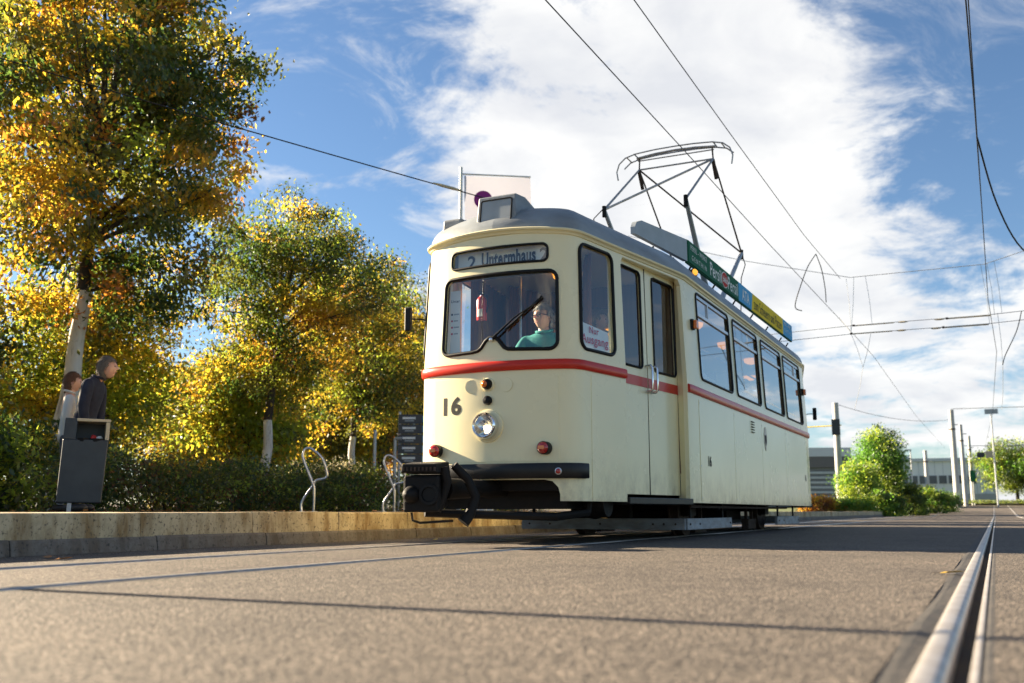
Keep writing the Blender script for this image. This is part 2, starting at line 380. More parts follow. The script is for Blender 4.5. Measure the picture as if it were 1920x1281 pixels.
kerb = tag(link('platform_kerb', None), kind='structure'); kerb.location = (KX, 0, 0)
def kerb_stone(w, prof, seed):
    rnd = random.Random(seed); mb = MB(); a = [(x + rnd.uniform(-.003, .003), 0, z + rnd.uniform(-.002, .002)) for x, z in prof]
    return mb.prism(a, (0, w - .010, 0))
pu = [(-.045, .098), (-.052, .262), (-.060, .274), (-.29, .277), (-.29, .098)]
pl = [(0, -.03), (-.018, .085), (-.026, .102), (-.33, .103), (-.33, -.03)]
um = [kerb_stone(1.2285, pu, i).mesh('kerb_stone', kerb_up) for i in range(5)]; lm = [kerb_stone(1.2285, pl, 20 + i).mesh('kerb_stone', kerb_low) for i in range(5)]
for k in range(-6, 46):
    o = link('kerb_stone', um[(k * 7) % 5], kerb, (random.uniform(-.005, .004), 5.465 + 1.2285 * k, random.uniform(-.004, .003)))
    o = link('kerb_stone', lm[(k * 3) % 5], kerb, (random.uniform(-.004, .004), 5.60 + 1.2285 * k, random.uniform(-.003, .003)))
structure('platform_pavement', strip(-10.4, KX - .29, .272, [-10, 0, 4, 8, 12, 16, 24, 40, 61.8]), asphalt_dark)
structure('planting_bed', MB().sheet([[(x, y, .262 + max(0, -x - 14) * .012) for x in (-90, -40, -20, -14, -10.4)] for y in (-20, 0, 20, 40, 70)]), soil)
structure('grass_verge', MB().sheet([[(x, y, G(y) + .03) for x in (-60, -30, -12, -5.62)] for y in (62, 64, 70, 80, 95, 110, 125)]).sheet([[(x, y, 1.15) for x in (-60, -20, -5, 10, 40)] for y in (112, 126, 140)]), grassm)

# ------------------------------------------------------------------ tram
X0, S0 = -3.92, 7.70
SM = 13.6                                   # mid-length, the car is symmetric end to end
tram = thing('tram', 'cream vintage tram with a red waist stripe, number 16 and raised pantograph', 'tram', (X0, S0, 0))
def L3(u, s, z): return Vector((u, s - S0, z))
def TT(u, s, z):
    k = max(0., (z - 1.58) / 1.15); w = min(1, max(0, (9.95 - s) / 2.1)); w2 = min(1, max(0, (s - (2 * SM - 9.95)) / 2.1))
    return L3(u * (1 - .043 * k), s + .055 * k * w - .055 * k * w2, z)
half = [(0, 7.70), (.12, 7.7035), (.24, 7.714), (.36, 7.732), (.48, 7.756), (.58, 7.782), (.65, 7.806)]
for i in range(1, 8):                       # rounded corner
    t = i / 7; a, b, c = (.65, 7.806), (.765, 7.845), (.795, 7.965)
    half.append(tuple((1 - t) ** 2 * a[j] + 2 * t * (1 - t) * b[j] + t * t * c[j] for j in (0, 1)))
NCORNER = len(half)
for s in (8.2, 8.5, 8.66, 9.0, 9.4, 9.8): half.append((.795 + .375 * (s - 7.965) / (9.95 - 7.965), s))
half += [(1.16, 9.93), (1.17, 9.99), (1.17, 10.6), (1.17, 11.6), (1.17, 12.6), (1.17, SM)]
def full(half_):
    r = list(half_); q = [(u, 2 * SM - s) for u, s in r[:-1]][::-1]; right = r + q
    return right + [(-u, s) for u, s in right[1:-1]][::-1]
OUT = full(half)
def normals(o):
    n = len(o); r = []
    for i in range(n):
        a, b = Vector(o[i - 1]), Vector(o[(i + 1) % n]); t = (b - a).normalized(); r.append((t.y, -t.x))
    return r
NRM = normals(OUT)
def inset(d): return [(u - nx * d, s - ny * d) for (u, s), (nx, ny) in zip(OUT, NRM)]
def platU(s): return .795 + .375 * (s - 7.965) / (9.95 - 7.965)
def frontS(u): return 7.70 + .245 * u * u
# surfaces the openings lie on: f(a, z, offset outward) -> point
def sf_main(side): return lambda a, z, d=0: TT(side * (1.17 + d), a, z)
def sf_plat(side, rear=False):
    def f(a, z, d=0):
        s = a; u = platU(s) + d * .98
        return TT(side * u, (2 * SM - s) if rear else s, z)
    return f
def sf_front(rear=False):
    def f(a, z, d=0):
        s = frontS(a) - d
        return TT(a, (2 * SM - s) if rear else s, z)
    return f
def sf_door(side, rear=False):
    def f(a, z, d=0):
        u = .865 + .141 * (a - 8.70) + d
        return L3(side * u * (1 - .02 * max(0, (z - 1.58) / 1.1)), (2 * SM - a) if rear else a, z)
    return f
def rrect(a0, a1, z0, z1, r, n=5):
    r = min(r, (a1 - a0) / 2.01, (z1 - z0) / 2.01); p = []
    for cx, cz, t0 in ((a1 - r, z1 - r, 0), (a0 + r, z1 - r, 90), (a0 + r, z0 + r, 180), (a1 - r, z0 + r, 270)):
        for i in range(n + 1):
            t = math.radians(t0 + 90 * i / n); p.append((cx + r * math.cos(t), cz + r * math.sin(t)))
    return p
def densify(p, step=.12):
    r = []
    for i in range(len(p)):
        a, b = Vector(p[i]), Vector(p[(i + 1) % len(p)]); n = max(1, int((b - a).length / step))
        for j in range(n): r.append(tuple(a.lerp(b, j / n)))
    return r
def wscreen():                               # windscreen outline with the raised wiper hump in its lower edge
    hump = [(.30, 1.672), (.245, 1.676), (.205, 1.695), (.165, 1.745), (.135, 1.778), (.10, 1.79), (.06, 1.785), (.025, 1.758), (-.015, 1.70), (-.05, 1.676), (-.10, 1.668)]
    top = rrect(-.50, .62, 1.662, 2.365, .075)
    n = 6; tr, tl, bl, br = top[:n], top[n:2 * n], top[2 * n:3 * n], top[3 * n:]
    hump2 = [(u - .06, z) for u, z in hump[::-1]]
    return tr + tl + bl + hump2 + br
cutters = MB()
def opening(fn, poly, din=.16, dout=.12):
    a = [fn(x, z, dout) for x, z in poly]; b = [fn(x, z, -din) for x, z in poly]; n = len(a)
    cutters.add(a + b, [tuple(range(n)), tuple(range(n, 2 * n))[::-1]] + [(i, n + i, n + (i + 1) % n, (i + 1) % n) for i in range(n)])
WS = wscreen(); DS = rrect(-.44, .54, 2.455, 2.615, .05)
SW = [(10.44, 11.90), (12.13, 13.53), (13.79, 15.18), (15.40, 16.80)]
PW = rrect(7.925, 8.49, 1.675, 2.63, .085)
for rear in (False, True):
    opening(sf_front(rear), WS); opening(sf_front(rear), DS)
    for sd in (-1, 1):
        opening(sf_plat(sd, rear), PW)
        opening(sf_plat(sd, rear), [(8.655, .2), (9.915, .2), (9.915, 2.60), (9.86, 2.66), (8.70, 2.66), (8.655, 2.60)], din=.3)
    ff = sf_front(rear); pts = [(-.63, .1), (.63, .1), (.63, .42), (.615, .48), (.57, .53), (.50, .545), (-.50, .545), (-.57, .53), (-.615, .48), (-.63, .42)]
    opening(ff, pts, .4, .2)
for sd in (-1, 1):
    for a0, a1 in SW: opening(sf_main(sd), rrect(a0, a1, 1.68, 2.635, .07))
zl = [.365, .56, .68, .95, 1.25, 1.47, 1.58, 1.9, 2.3, 2.72]
sh = MB(); n = len(OUT); IN = inset(.045)
rows = [[TT(u, s, z) for u, s in OUT] for z in zl]; rin = [[TT(u, s, z) for u, s in IN] for z in zl]
vs = [p for r in rows for p in r] + [p for r in rin for p in r]; K = len(zl); fs = []
for i in range(K - 1):
    for j in range(n):
        j2 = (j + 1) % n; fs.append((i * n + j, i * n + j2, (i + 1) * n + j2, (i + 1) * n + j)); o_ = K * n
        fs.append((o_ + i * n + j, o_ + (i + 1) * n + j, o_ + (i + 1) * n + j2, o_ + i * n + j2))
for j in range(n):
    j2 = (j + 1) % n; o_ = K * n
    fs.append((j, o_ + j, o_ + j2, j2)); q = (K - 1) * n; fs.append((q + j, q + j2, o_ + q + j2, o_ + q + j))
sh.add(vs, fs)
def boolean(base_me, cut_mb, name):
    a = link('tmp_a', base_me); b = link('tmp_b', cut_mb.mesh('tmp_cut', cream))
    md = a.modifiers.new('b', 'BOOLEAN'); md.operation = 'DIFFERENCE'; md.solver = 'EXACT'; md.object = b
    dg = bpy.context.evaluated_depsgraph_get(); me = bpy.data.meshes.new_from_object(a.evaluated_get(dg)); me.name = name
    bpy.data.objects.remove(a); bpy.data.objects.remove(b); return me
bme = boolean(sh.mesh('body', cream), cutters, 'body')
bme.polygons.foreach_set('use_smooth', [True] * len(bme.polygons)); bme.set_sharp_from_angle(angle=math.radians(28))
body = link('body', bme, tram)

def sweep(idx, prof, zf=lambda u, s: 0, smooth=40, cap=True):
    """run a profile of (outward, z) along consecutive outline points"""
    mb = MB(); rows_ = []
    for i in idx:
        (u, s), (nx, ny) = OUT[i % n], NRM[i % n]; dz = zf(u, s)
        rows_.append([TT(u + nx * d, s + ny * d, z + dz) for d, z in prof])
    mb.sheet(rows_)
    if cap:
        for r in (rows_[0], rows_[-1]): mb.add(r, [tuple(range(len(r)))])
    return mb
iR = [i for i in range(n)]
def run(cond):                                # longest consecutive run of outline indices that satisfies cond
    ok = [cond(*OUT[i]) for i in range(n)]
    st = next(i for i in range(n) if ok[i] and not ok[i - 1]); r = []
    while ok[st % n]: r.append(st); st += 1
    return r
mould = [(-.004, 1.484), (.015, 1.486), (.023, 1.498), (.026, 1.53), (.022, 1.562), (.012, 1.572), (-.004, 1.574)]
front_run = run(lambda u, s: s < 8.67); rear_run = run(lambda u, s: s > 2 * SM - 8.67)
mainR = run(lambda u, s: u > 0 and 9.92 < s < 2 * SM - 9.92); mainL = run(lambda u, s: u < 0 and 9.92 < s < 2 * SM - 9.92)
for r in (front_run, mainR, rear_run, mainL): part('waist_moulding', sweep(r, mould), red, tram, 50)
bprof = [(-.004, .553), (.034, .556), (.040, .565), (.040, .672), (.034, .682), (-.004, .685)]
for cond in (lambda u, s: s < 8.1, lambda u, s: s > 2 * SM - 8.1):
    part('bumper', sweep(run(cond), bprof), black, tram, 40)
gz = lambda u, s: .045 * max(0, 1 - (u / .8) ** 2) if (s < 8.2 or s > 2 * SM - 8.2) else 0
gut = [(-.01, 2.675), (.012, 2.685), (.018, 2.70), (.022, 2.703), (.040, 2.712), (.046, 2.726), (.036, 2.735), (.010, 2.74), (-.02, 2.74)]
part('gutter', sweep(list(range(n + 1)), gut, gz, cap=False), cream, tram, 35)
# roof shell
rf = MB(); rws = []
for i in range(13):
    th = PI / 2 * i / 12; fu = math.cos(th) ** .70 if i < 12 else 0; zz = math.sin(th) ** .95
    row = []
    for (u, s) in OUT:
        w = min(1, max(0, (10.4 - s) / 2.4)) ** .8; w2 = min(1, max(0, (s - (2 * SM - 10.4)) / 2.4)) ** .8
        p = TT(u, s, 2.72); e = 1 - fu
        row.append(Vector((p.x * (1.012 * fu), p.y + 1.15 * e * w - 1.15 * e * w2, 2.728 + gz(u, s) * (1 - zz) + .40 * zz)))
    rws.append(row + row[:1])
rf.sheet(rws); part('roof', rf, roofgrey, tram, 60)
# panels of the lower body side (each a plate of its own) and of the front
def plate(fn, a0, a1, z0, z1, d=.004, na=4):
    mb = MB(); r0 = [[fn(a0 + (a1 - a0) * i / na, z, d) for i in range(na + 1)] for z in (z0, (z0 + z1) / 2, z1)]
    r1 = [[fn(a0 + (a1 - a0) * i / na, z, -.01) for i in range(na + 1)] for z in (z0, (z0 + z1) / 2, z1)]
    mb.sheet(r0); b0 = [r0[0], r0[2]]; b1 = [r1[0], r1[2]]
    for t, c in zip(b0, b1): mb.sheet([t, c])
    mb.sheet([[r0[0][0], r0[1][0], r0[2][0]], [r1[0][0], r1[1][0], r1[2][0]]]); mb.sheet([[r0[0][-1], r0[1][-1], r0[2][-1]], [r1[0][-1], r1[1][-1], r1[2][-1]]])
    return mb
PS = [10.29, 11.855, 13.435, 15.10, 16.93]
for sd in (1, -1):
    for a, b in zip(PS[:-1], PS[1:]): part('side_panel', plate(sf_main(sd), a + .005, b - .005, .385, 1.445), cream, tram, 30)
for rear in (False, True):
    part('front_panel', plate(sf_front(rear), -.575, .625, .70, 1.44, .004, 16), cream, tram, 30)
    for sd in (1, -1): part('corner_panel', plate(sf_plat(sd, rear), 8.07, 8.635, .375 if sd else .7, 1.45, .004), cream, tram, 30)

scm = MB().lathe([(.007, 0), (.006, .003), (0, .004)], (0, 0, 0), (1, 0, 0), 8).mesh('screw', alu)
for a in PS:
    for z_ in (.42, .75, 1.08, 1.41): link('screw', scm, tram, sf_main(1)(a + .022, z_, .0045))
# windows: rubber gasket, pane, transom bar
def pane_mesh(fn, poly, d):
    mb = MB(); pts = [fn(x, z, d) for x, z in poly]; c = sum((Vector(p) for p in pts), Vector()) / len(pts)
    return mb.add(pts, [tuple(range(len(pts)))])
def grid_pane(fn, poly, d, k=14):
    """glass that follows a bowed surface: vertical slices of the outline"""
    xs = [p[0] for p in poly]; a0, a1 = min(xs), max(xs); mb = MB(); rows_ = []
    for i in range(k + 1):
        a = a0 + (a1 - a0) * min(.9995, max(.0005, i / k)); zz = []
        for q in range(len(poly)):
            (xa, za), (xb, zb) = poly[q], poly[(q + 1) % len(poly)]
            if (xa - a) * (xb - a) <= 0 and abs(xa - xb) > 1e-9: zz.append(za + (zb - za) * (a - xa) / (xb - xa))
        z0, z1 = min(zz), max(zz); rows_.append([fn(a, z0 + (z1 - z0) * j / 3, d) for j in range(4)])
    return mb.sheet(rows_)
def window(name, fn, poly, parent, gm=None, r=.013, depth=-.012, transom=None, bow=False):
    w = part(name, MB().tube([fn(x, z, .003) for x, z in densify(poly)], r, 8, True), rubber, parent, 60)
    pn = grid_pane(fn, poly, depth) if bow else pane_mesh(fn, poly, depth)
    part('pane', pn, gm or glass, w, 60 if bow else None)
    if transom:
        z = transom; xs = [p[0] for p in poly]; a0, a1 = min(xs) + .012, max(xs) - .012
        part('transom', MB().hexa([fn(a0, z, -.02), fn(a1, z, -.02), fn(a1, z, .006), fn(a0, z, .006), fn(a0, z + .035, -.02), fn(a1, z + .035, -.02), fn(a1, z + .035, .006), fn(a0, z + .035, .006)]), alu, w)
        t = min(zz for _, zz in poly); top = max(zz for _, zz in poly)
        part('frame_bar', MB().hexa([fn(a0, top - .05, -.02), fn(a1, top - .05, -.02), fn(a1, top - .05, .002), fn(a0, top - .05, .002), fn(a0, top - .015, -.02), fn(a1, top - .015, -.02), fn(a1, top - .015, .002), fn(a0, top - .015, .002)]), alu, w)
        f = .33 if (parent is tram) else .5
        for q in ((a0 + (a1 - a0) * .34,) if a0 < 10.6 else ((a0 + (a1 - a0) * .68,) if a0 > 15.3 else ())):
            part('upright_bar', MB().hexa([fn(q, z + .035, -.02), fn(q + .035, z + .035, -.02), fn(q + .035, z + .035, .004), fn(q, z + .035, .004), fn(q, top - .05, -.02), fn(q + .035, top - .05, -.02), fn(q + .035, top - .05, .004), fn(q, top - .05, .004)]), alu, w)
    return w
for rear in (False, True):
    window('windscreen', sf_front(rear), WS, tram, bow=True, r=.017)
    for sd in (1, -1): window('platform_window', sf_plat(sd, rear), PW, tram, r=.016)
for sd in (1, -1):
    for a0, a1 in SW: window('saloon_window', sf_main(sd), rrect(a0, a1, 1.68, 2.635, .07), tram, glass_side, transom=2.385, r=.014)

# text helper: lettering fitted to a width and a height in a plane
def lettering(name, body_, mtl, origin, ex, ey, w, h, parent, off=0, bold=0, shear=0, fn=None):
    cu = bpy.data.curves.new('t', 'FONT'); cu.body = body_; cu.size = 1; cu.offset = bold; cu.shear = shear; cu.space_character = 1.08; cu.resolution_u = 4
    o = link('tmp_t', cu); dg = bpy.context.evaluated_depsgraph_get(); me = bpy.data.meshes.new_from_object(o.evaluated_get(dg)); bpy.data.objects.remove(o)
    v = np.zeros(len(me.vertices) * 3); me.vertices.foreach_get('co', v); v = v.reshape(-1, 3)
    mn, mx = v.min(0), v.max(0); q = (v - mn) / np.maximum(mx - mn, 1e-6)
    ex, ey, og = Vector(ex).normalized(), Vector(ey).normalized(), Vector(origin); nn = ex.cross(ey)
    out = np.array(og)[None] + q[:, :1] * w * np.array(ex)[None] + q[:, 1:2] * h * np.array(ey)[None] + off * np.array(nn)[None]
    if fn is not None: out = np.array([tuple(fn(a * w, b * h)) for a, b in q[:, :2]])
    me.vertices.foreach_set('co', out.astype(np.float32).ravel()); me.materials.clear(); me.materials.append(mtl); me.update()
    return link(name, me, parent)
ZUP = Vector((0, 0, 1))
# destination box behind its glass
ff = sf_front()
dsn = part('destination_sign', MB().tube([ff(x, z, .004) for x, z in densify(DS)], .012, 8, True), rubber, tram, 60)
part('pane', grid_pane(ff, DS, -.008), glass, dsn, 60)
dp = lambda u, z: L3(u, 7.865, z)
part('roller_blind', MB().add([dp(-.40, 2.43), dp(.50, 2.43), dp(.50, 2.63), dp(-.40, 2.63)], [(0, 1, 2, 3)]), white, dsn)
for a in (-.47, .505): part('blind_roller', MB().box(L3(a, 7.89, 2.42), L3(a + .055, 7.93, 2.64)), boxgrey, dsn)
EXF = Vector((1, 0, 0))
lettering('route_number', '2', inkblue, dp(-.30, 2.475), EXF, ZUP, .085, .118, dsn, .004, .02)
lettering('destination_text', 'Untermhaus', inkblue, dp(-.155, 2.475), EXF, ZUP, .54, .135, dsn, .004, .035)
lettering('route_number', '2', inkblue, dp(.425, 2.475), EXF, ZUP, .085, .118, dsn, .004, .02)
part('housing', MB().box(L3(-.55, 7.935, 2.40), L3(.62, 8.03, 2.66)), dark_in, dsn)
# fleet numbers
fp = lambda u, z, d=0: ff(u, z, .010 + d)
_e = (fp(-.28, 1.15) - fp(-.48, 1.15)).normalized()
lettering('fleet_number', '16', ink, (0, 0, 0), EXF, ZUP, .20, .165, tram, .0, .04, fn=lambda a, b: ff(-.475 + a, 1.118 + b, .0055))
fm = sf_main(1)
lettering('fleet_number', '16', ink, fm(10.60, .755, .008), (0, 1, 0), ZUP, .13, .115, tram, .0, .03)
lettering('fleet_number', '16', ink, fm(16.69, .765, .008), (0, 1, 0), ZUP, .11, .10, tram, .0, .03)
# lamps on the front
hl = part('headlamp', MB().lathe([(.145, .0), (.14, .012), (.11, .02)], ff(0, 1.008, .004), (0, -1, 0), 32), cream, tram, 50)
part('lamp_rim', MB().lathe([(.112, .0), (.116, .05), (.111, .085), (.100, .098), (.088, .092), (.084, .08)], ff(0, 1.008, .012), (0, -1, 0), 32), chrome, hl, 50)
part('reflector', MB().lathe([(.085, .075), (.062, .035), (.03, .015), (0, .012)], ff(0, 1.008, .012), (0, -1, 0), 28), chrome, hl, 60)
part('bulb', MB().lathe([(0, .012), (.014, .018), (.018, .03), (.012, .042), (0, .046)], ff(-.008, 0.995, .012), (0, -1, 0), 14), lamp_lit, hl, 60)
part('lens', MB().lathe([(.086, .082), (.055, .096), (0, .102)], ff(0, 1.008, .012), (0, -1, 0), 28), glass, hl, 60)
for u in (-.533, .519):
    t = part('tail_lamp', MB().lathe([(.056, 0), (.056, .075), (.050, .080)], ff(u, .808, 0), (0, -1, 0), 24), rubber, tram, 40)
    part('red_lens', MB().lathe([(.051, .078), (.044, .096), (.026, .106), (0, .110)], ff(u, .808, 0), (0, -1, 0), 24), redlens, t, 60)
    part('amber_segment', MB().box(Vector((-.026, -.006, -.015)), Vector((.026, .004, .015))), amber, t, loc=ff(u, .810, .108))
mk = part('marker_lamp', MB().lathe([(.062, 0), (.058, .014), (.05, .018)], ff(0, 1.372, .004), (0, -1, 0), 24), cream, tram, 40)
part('lamp_body', MB().lathe([(.044, .01), (.044, .05), (.036, .062), (.0, .068)], ff(0, 1.372, .004), (0, -1, 0), 20), rubber, mk, 40)
part('red_lens', MB().lathe([(.030, .058), (.024, .078), (0, .084)], ff(-.008, 1.370, .004), (0, -1, 0), 16), amber, mk, 60)
part('socket', MB().lathe([(.040, 0), (.040, .03), (.03, .045), (0, .05)], ff(0, 1.231, .004), (0, -1, 0), 16), rubber, tram, 40)
for u in (-.17, .17): part('blanking_plate', MB().lathe([(.062, 0), (.060, .004), (0, .005)], ff(u, 1.362, .003), (0, -1, 0), 28), cream, tram, 50)
rfl = part('bumper_reflector', MB().lathe([(.030, 0), (.030, .010), (.022, .012)], ff(.632, .613, .036), (.12, -1, 0), 20), alu, tram, 40)
part('red_lens', MB().lathe([(.022, .010), (.012, .014), (0, .015)], ff(.632, .613, .036), (.12, -1, 0), 20), redlens, rfl, 60)
# front roof furniture: number box, side ventilator, slots
nb = MB().hexa([L3(-.19, 7.79, 2.75), L3(.21, 7.79, 2.75), L3(.21, 8.9, 2.95), L3(-.19, 8.9, 2.95), L3(-.18, 7.84, 3.13), L3(.20, 7.84, 3.13), L3(.20, 8.05, 3.15), L3(-.18, 8.05, 3.15)])
box = bevel(part('number_box', nb, roofgrey, tram), .012, 2)
part('box_frame', MB().tube([L3(u, 7.79 + (z - 2.75) * .1316 - .004, z) for u, z in rrect(-.145, .165, 2.80, 3.09, .02, 3)], .008, 6, True), rubber, box)
part('box_pane', MB().add([L3(u, 7.79 + (z - 2.75) * .1316 - .003, z) for u, z in ((-.145, 2.80), (.165, 2.80), (.165, 3.09), (-.145, 3.09))], [(0, 1, 2, 3)]), boxgrey, box)
fn_ = [(7.90, 2.80), (7.92, 2.985), (7.95, 3.00), (8.10, 3.00), (8.18, 2.97), (8.2, 2.86)]
bevel(part('ventilator', MB().prism([L3(-.60, s, z) for s, z in fn_], (.19, 0, 0)), roofgrey, tram), .015)
for u0, u1 in ((-.58, -.30), (.30, .58)):
    for dz in (0, .045):
        part('vent_slot', MB().hexa([L3(a, b + frontS(a) - 7.70, z) for z in (2.80 + dz, 2.812 + dz) for a, b in ((u0, 7.83 + dz * .75), (u1, 7.83 + dz * .75), (u1, 7.90 + dz * .75), (u0, 7.90 + dz * .75))]), rubber, tram)
        part('vent_hood', MB().hexa([L3(a, b + frontS(a) - 7.70, z) for z in (2.812 + dz, 2.82 + dz) for a, b in ((u0, 7.80 + dz * .75), (u1, 7.80 + dz * .75), (u1, 7.90 + dz * .75), (u0, 7.90 + dz * .75))]), roofgrey, tram)
# wiper
wp = part('wiper', MB().tube([ff(.035, 1.765, .03), ff(.25, 1.945, .035), ff(.50, 2.105, .03)], [.011, .008, .005], 6), rubber, tram)
part('wiper_blade', MB().tube([ff(.165, 1.845, .022), ff(.50, 2.13, .022)], .009, 6), rubber, wp)
part('pivot', MB().lathe([(.016, 0), (.016, .04), (0, .045)], ff(.035, 1.765, 0), (0, -1, 0), 12), chrome, wp, 40)
# outside mirrors
def mirror(side, rear):
    fn = sf_plat(side, rear); a = fn(7.98, 2.05, 0); q = -1 if not rear else 1
    r = part('outside_mirror', MB().tube([a, a + Vector((side * .09, q * .0, .03)), a + Vector((side * .17, q * .04, .03))], .007, 6), rubber, tram)
    m = a + Vector((side * .20, q * .05, .03))
    bevel(part('mirror_housing', MB().box(m + Vector((-.035, -.02, -.115)), m + Vector((.035, .02, .115))), rubber, r), .012)
    part('mirror_glass', MB().box(m + Vector((-.028, .0205, -.10)), m + Vector((.028, .0225, .10))), chrome, r)
    part('bracket', MB().box(a + Vector((-.01, -.02, -.06)), a + Vector((side * .03 + .012, .02, .05))), rubber, r)
mirror(-1, False); mirror(1, True)
# doors: two leaves per doorway, recessed; jamb, soffit and step
def doorway(side, rear):
    fd = sf_door(side, rear); fo = sf_plat(side, rear)
    for (a0, a1, w0, w1, hx) in ((8.665, 9.262, 8.745, 9.165, 9.225), (9.282, 9.960, 9.425, 9.93, 9.335)):
        ZB, ZT = .437, 2.655
        mb = MB()                             # leaf panel with its window opening left free
        for (p0, p1, z0, z1) in ((a0, a1, ZB, 1.645), (a0, w0, 1.645, 2.60), (w1, a1, 1.645, 2.60), (a0, a1, 2.60, ZT)):
            mb.hexa([fd(p0, z0, -.02), fd(p1, z0, -.02), fd(p1, z0, .0), fd(p0, z0, .0), fd(p0, z1, -.02), fd(p1, z1, -.02), fd(p1, z1, .0), fd(p0, z1, .0)])
        leaf = part('door_leaf', mb, cream, tram)
        w = part('door_window', MB().tube([fd(x, z, .002) for x, z in densify(rrect(w0, w1, 1.645, 2.60, .05, 3))], .013, 6, True), rubber, leaf, 60)
        part('door_pane', pane_mesh(fd, rrect(w0, w1, 1.645, 2.60, .05, 3), -.012), glass, leaf)
        part('painted_stripe', MB().hexa([fd(a0, 1.465, 0), fd(a1, 1.465, 0), fd(a1, 1.465, .003), fd(a0, 1.465, .003), fd(a0, 1.56, 0), fd(a1, 1.56, 0), fd(a1, 1.56, .003), fd(a0, 1.56, .003)]), red, leaf)
        part('handle', MB().tube([fd(hx, 1.675, 0), fd(hx, 1.68, .055), fd(hx, 1.66, .07), fd(hx, 1.45, .07), fd(hx, 1.425, .055), fd(hx, 1.425, 0)], .012, 8), chrome, leaf, 60)
        part('edge_seal', MB().tube([fd(a1 + .008, ZB, -.004), fd(a1 + .008, ZT, -.004)], .010, 6), rubber, leaf)
    jb = MB(); jb2 = MB()
    jb.hexa([fd(9.975, .37, -.022), fo(9.922, .37, -.005), fo(9.98, .37, -.03), fd(10.08, .37, -.06), fd(9.975, 2.66, -.022), fo(9.922, 2.66, -.005), fo(9.98, 2.66, -.03), fd(10.08, 2.66, -.06)])
    jb2.hexa([fd(8.64, .37, -.05), fo(8.66, .37, -.005), fo(8.62, .37, -.03), fd(8.6, .37, -.05), fd(8.64, 2.66, -.05), fo(8.66, 2.66, -.005), fo(8.62, 2.66, -.03), fd(8.6, 2.66, -.05)])
    part('door_jamb', jb, cream, tram); part('door_jamb', jb2, cream, tram)
    part('door_soffit', MB().hexa([fd(8.64, 2.655, -.03), fd(10.0, 2.655, -.03), fo(9.93, 2.655, -.01), fo(8.64, 2.655, -.01), fd(8.64, 2.69, -.03), fd(10.0, 2.69, -.03), fo(9.93, 2.69, -.01), fo(8.64, 2.69, -.01)]), cream, tram)
    bevel(part('door_step', MB().hexa([fd(8.67, .345, -.2), fd(9.97, .345, -.2), fo(9.93, .345, .02), fo(8.67, .345, .02), fd(8.67, .405, -.2), fd(9.97, .405, -.2), fo(9.93, .405, .02), fo(8.67, .405, .02)]), black, tram), .006)
for sd in (1, -1):
    for rr in (False, True): doorway(sd, rr)
# turn signals and other small lamps
for (p, dr) in ((fm(10.20, 2.235, 0), (1, 0, 0)), (fm(16.95, 2.235, 0), (1, 0, 0))):
    t = part('turn_signal', MB().box(p + Vector((-.005, -.04, -.055)), p + Vector((.03, .04, .055))), rubber, tram)
    bevel(part('amber_lens', MB().box(p + Vector((.03, -.036, -.05)), p + Vector((.07, .036, .045))), amber, t), .012)
q = L3(1.06, 10.66, 2.91)
t = part('roof_lamp', MB().lathe([(.045, -.06), (.048, .02), (.04, .03)], q, (.8, -.55, .1), 16), rubber, tram, 40)
part('amber_lens', MB().lathe([(.038, .028), (.025, .045), (0, .05)], q, (.8, -.55, .1), 16), amber_lit, t, 50)
q = L3(.86, 18.2, 2.92); part('rear_horn', MB().lathe([(.02, -.12), (.02, .0), (.05, .01), (.05, .07), (0, .08)], q, (1, .2, 0), 14), rubber, tram, 50)
# louvre and coat of arms
lv = part('louvre', MB().box(fm(12.79, 1.265, .0), fm(12.95, 1.44, .006)), cream, tram)
for k in range(5): part('slat', MB().hexa([fm(12.80, 1.275 + k * .033, .004), fm(12.94, 1.275 + k * .033, .004), fm(12.94, 1.275 + k * .033, .022), fm(12.80, 1.275 + k * .033, .022), fm(12.80, 1.288 + k * .033, .004), fm(12.94, 1.288 + k * .033, .004), fm(12.94, 1.283 + k * .033, .022), fm(12.80, 1.283 + k * .033, .022)]), ink, lv)
cr = [(0, .15), (.03, .12), (.05, .13), (.055, .07), (.085, .06), (.07, 0), (.08, -.06), (.045, -.09), (.03, -.14), (0, -.17)]
crp = cr + [(-a, b) for a, b in cr[1:-1]][::-1]
crest = part('coat_of_arms', MB().prism([fm(13.66 + a, 1.255 + b, .004) for a, b in crp], (.006, 0, 0)), steel, tram)
part('shield', MB().prism([fm(13.66 + a, 1.235 + b, .010) for a, b in ((-.045, .06), (.045, .06), (.045, -.02), (0, -.08), (-.045, -.02))], (.004, 0, 0)), rust, crest)
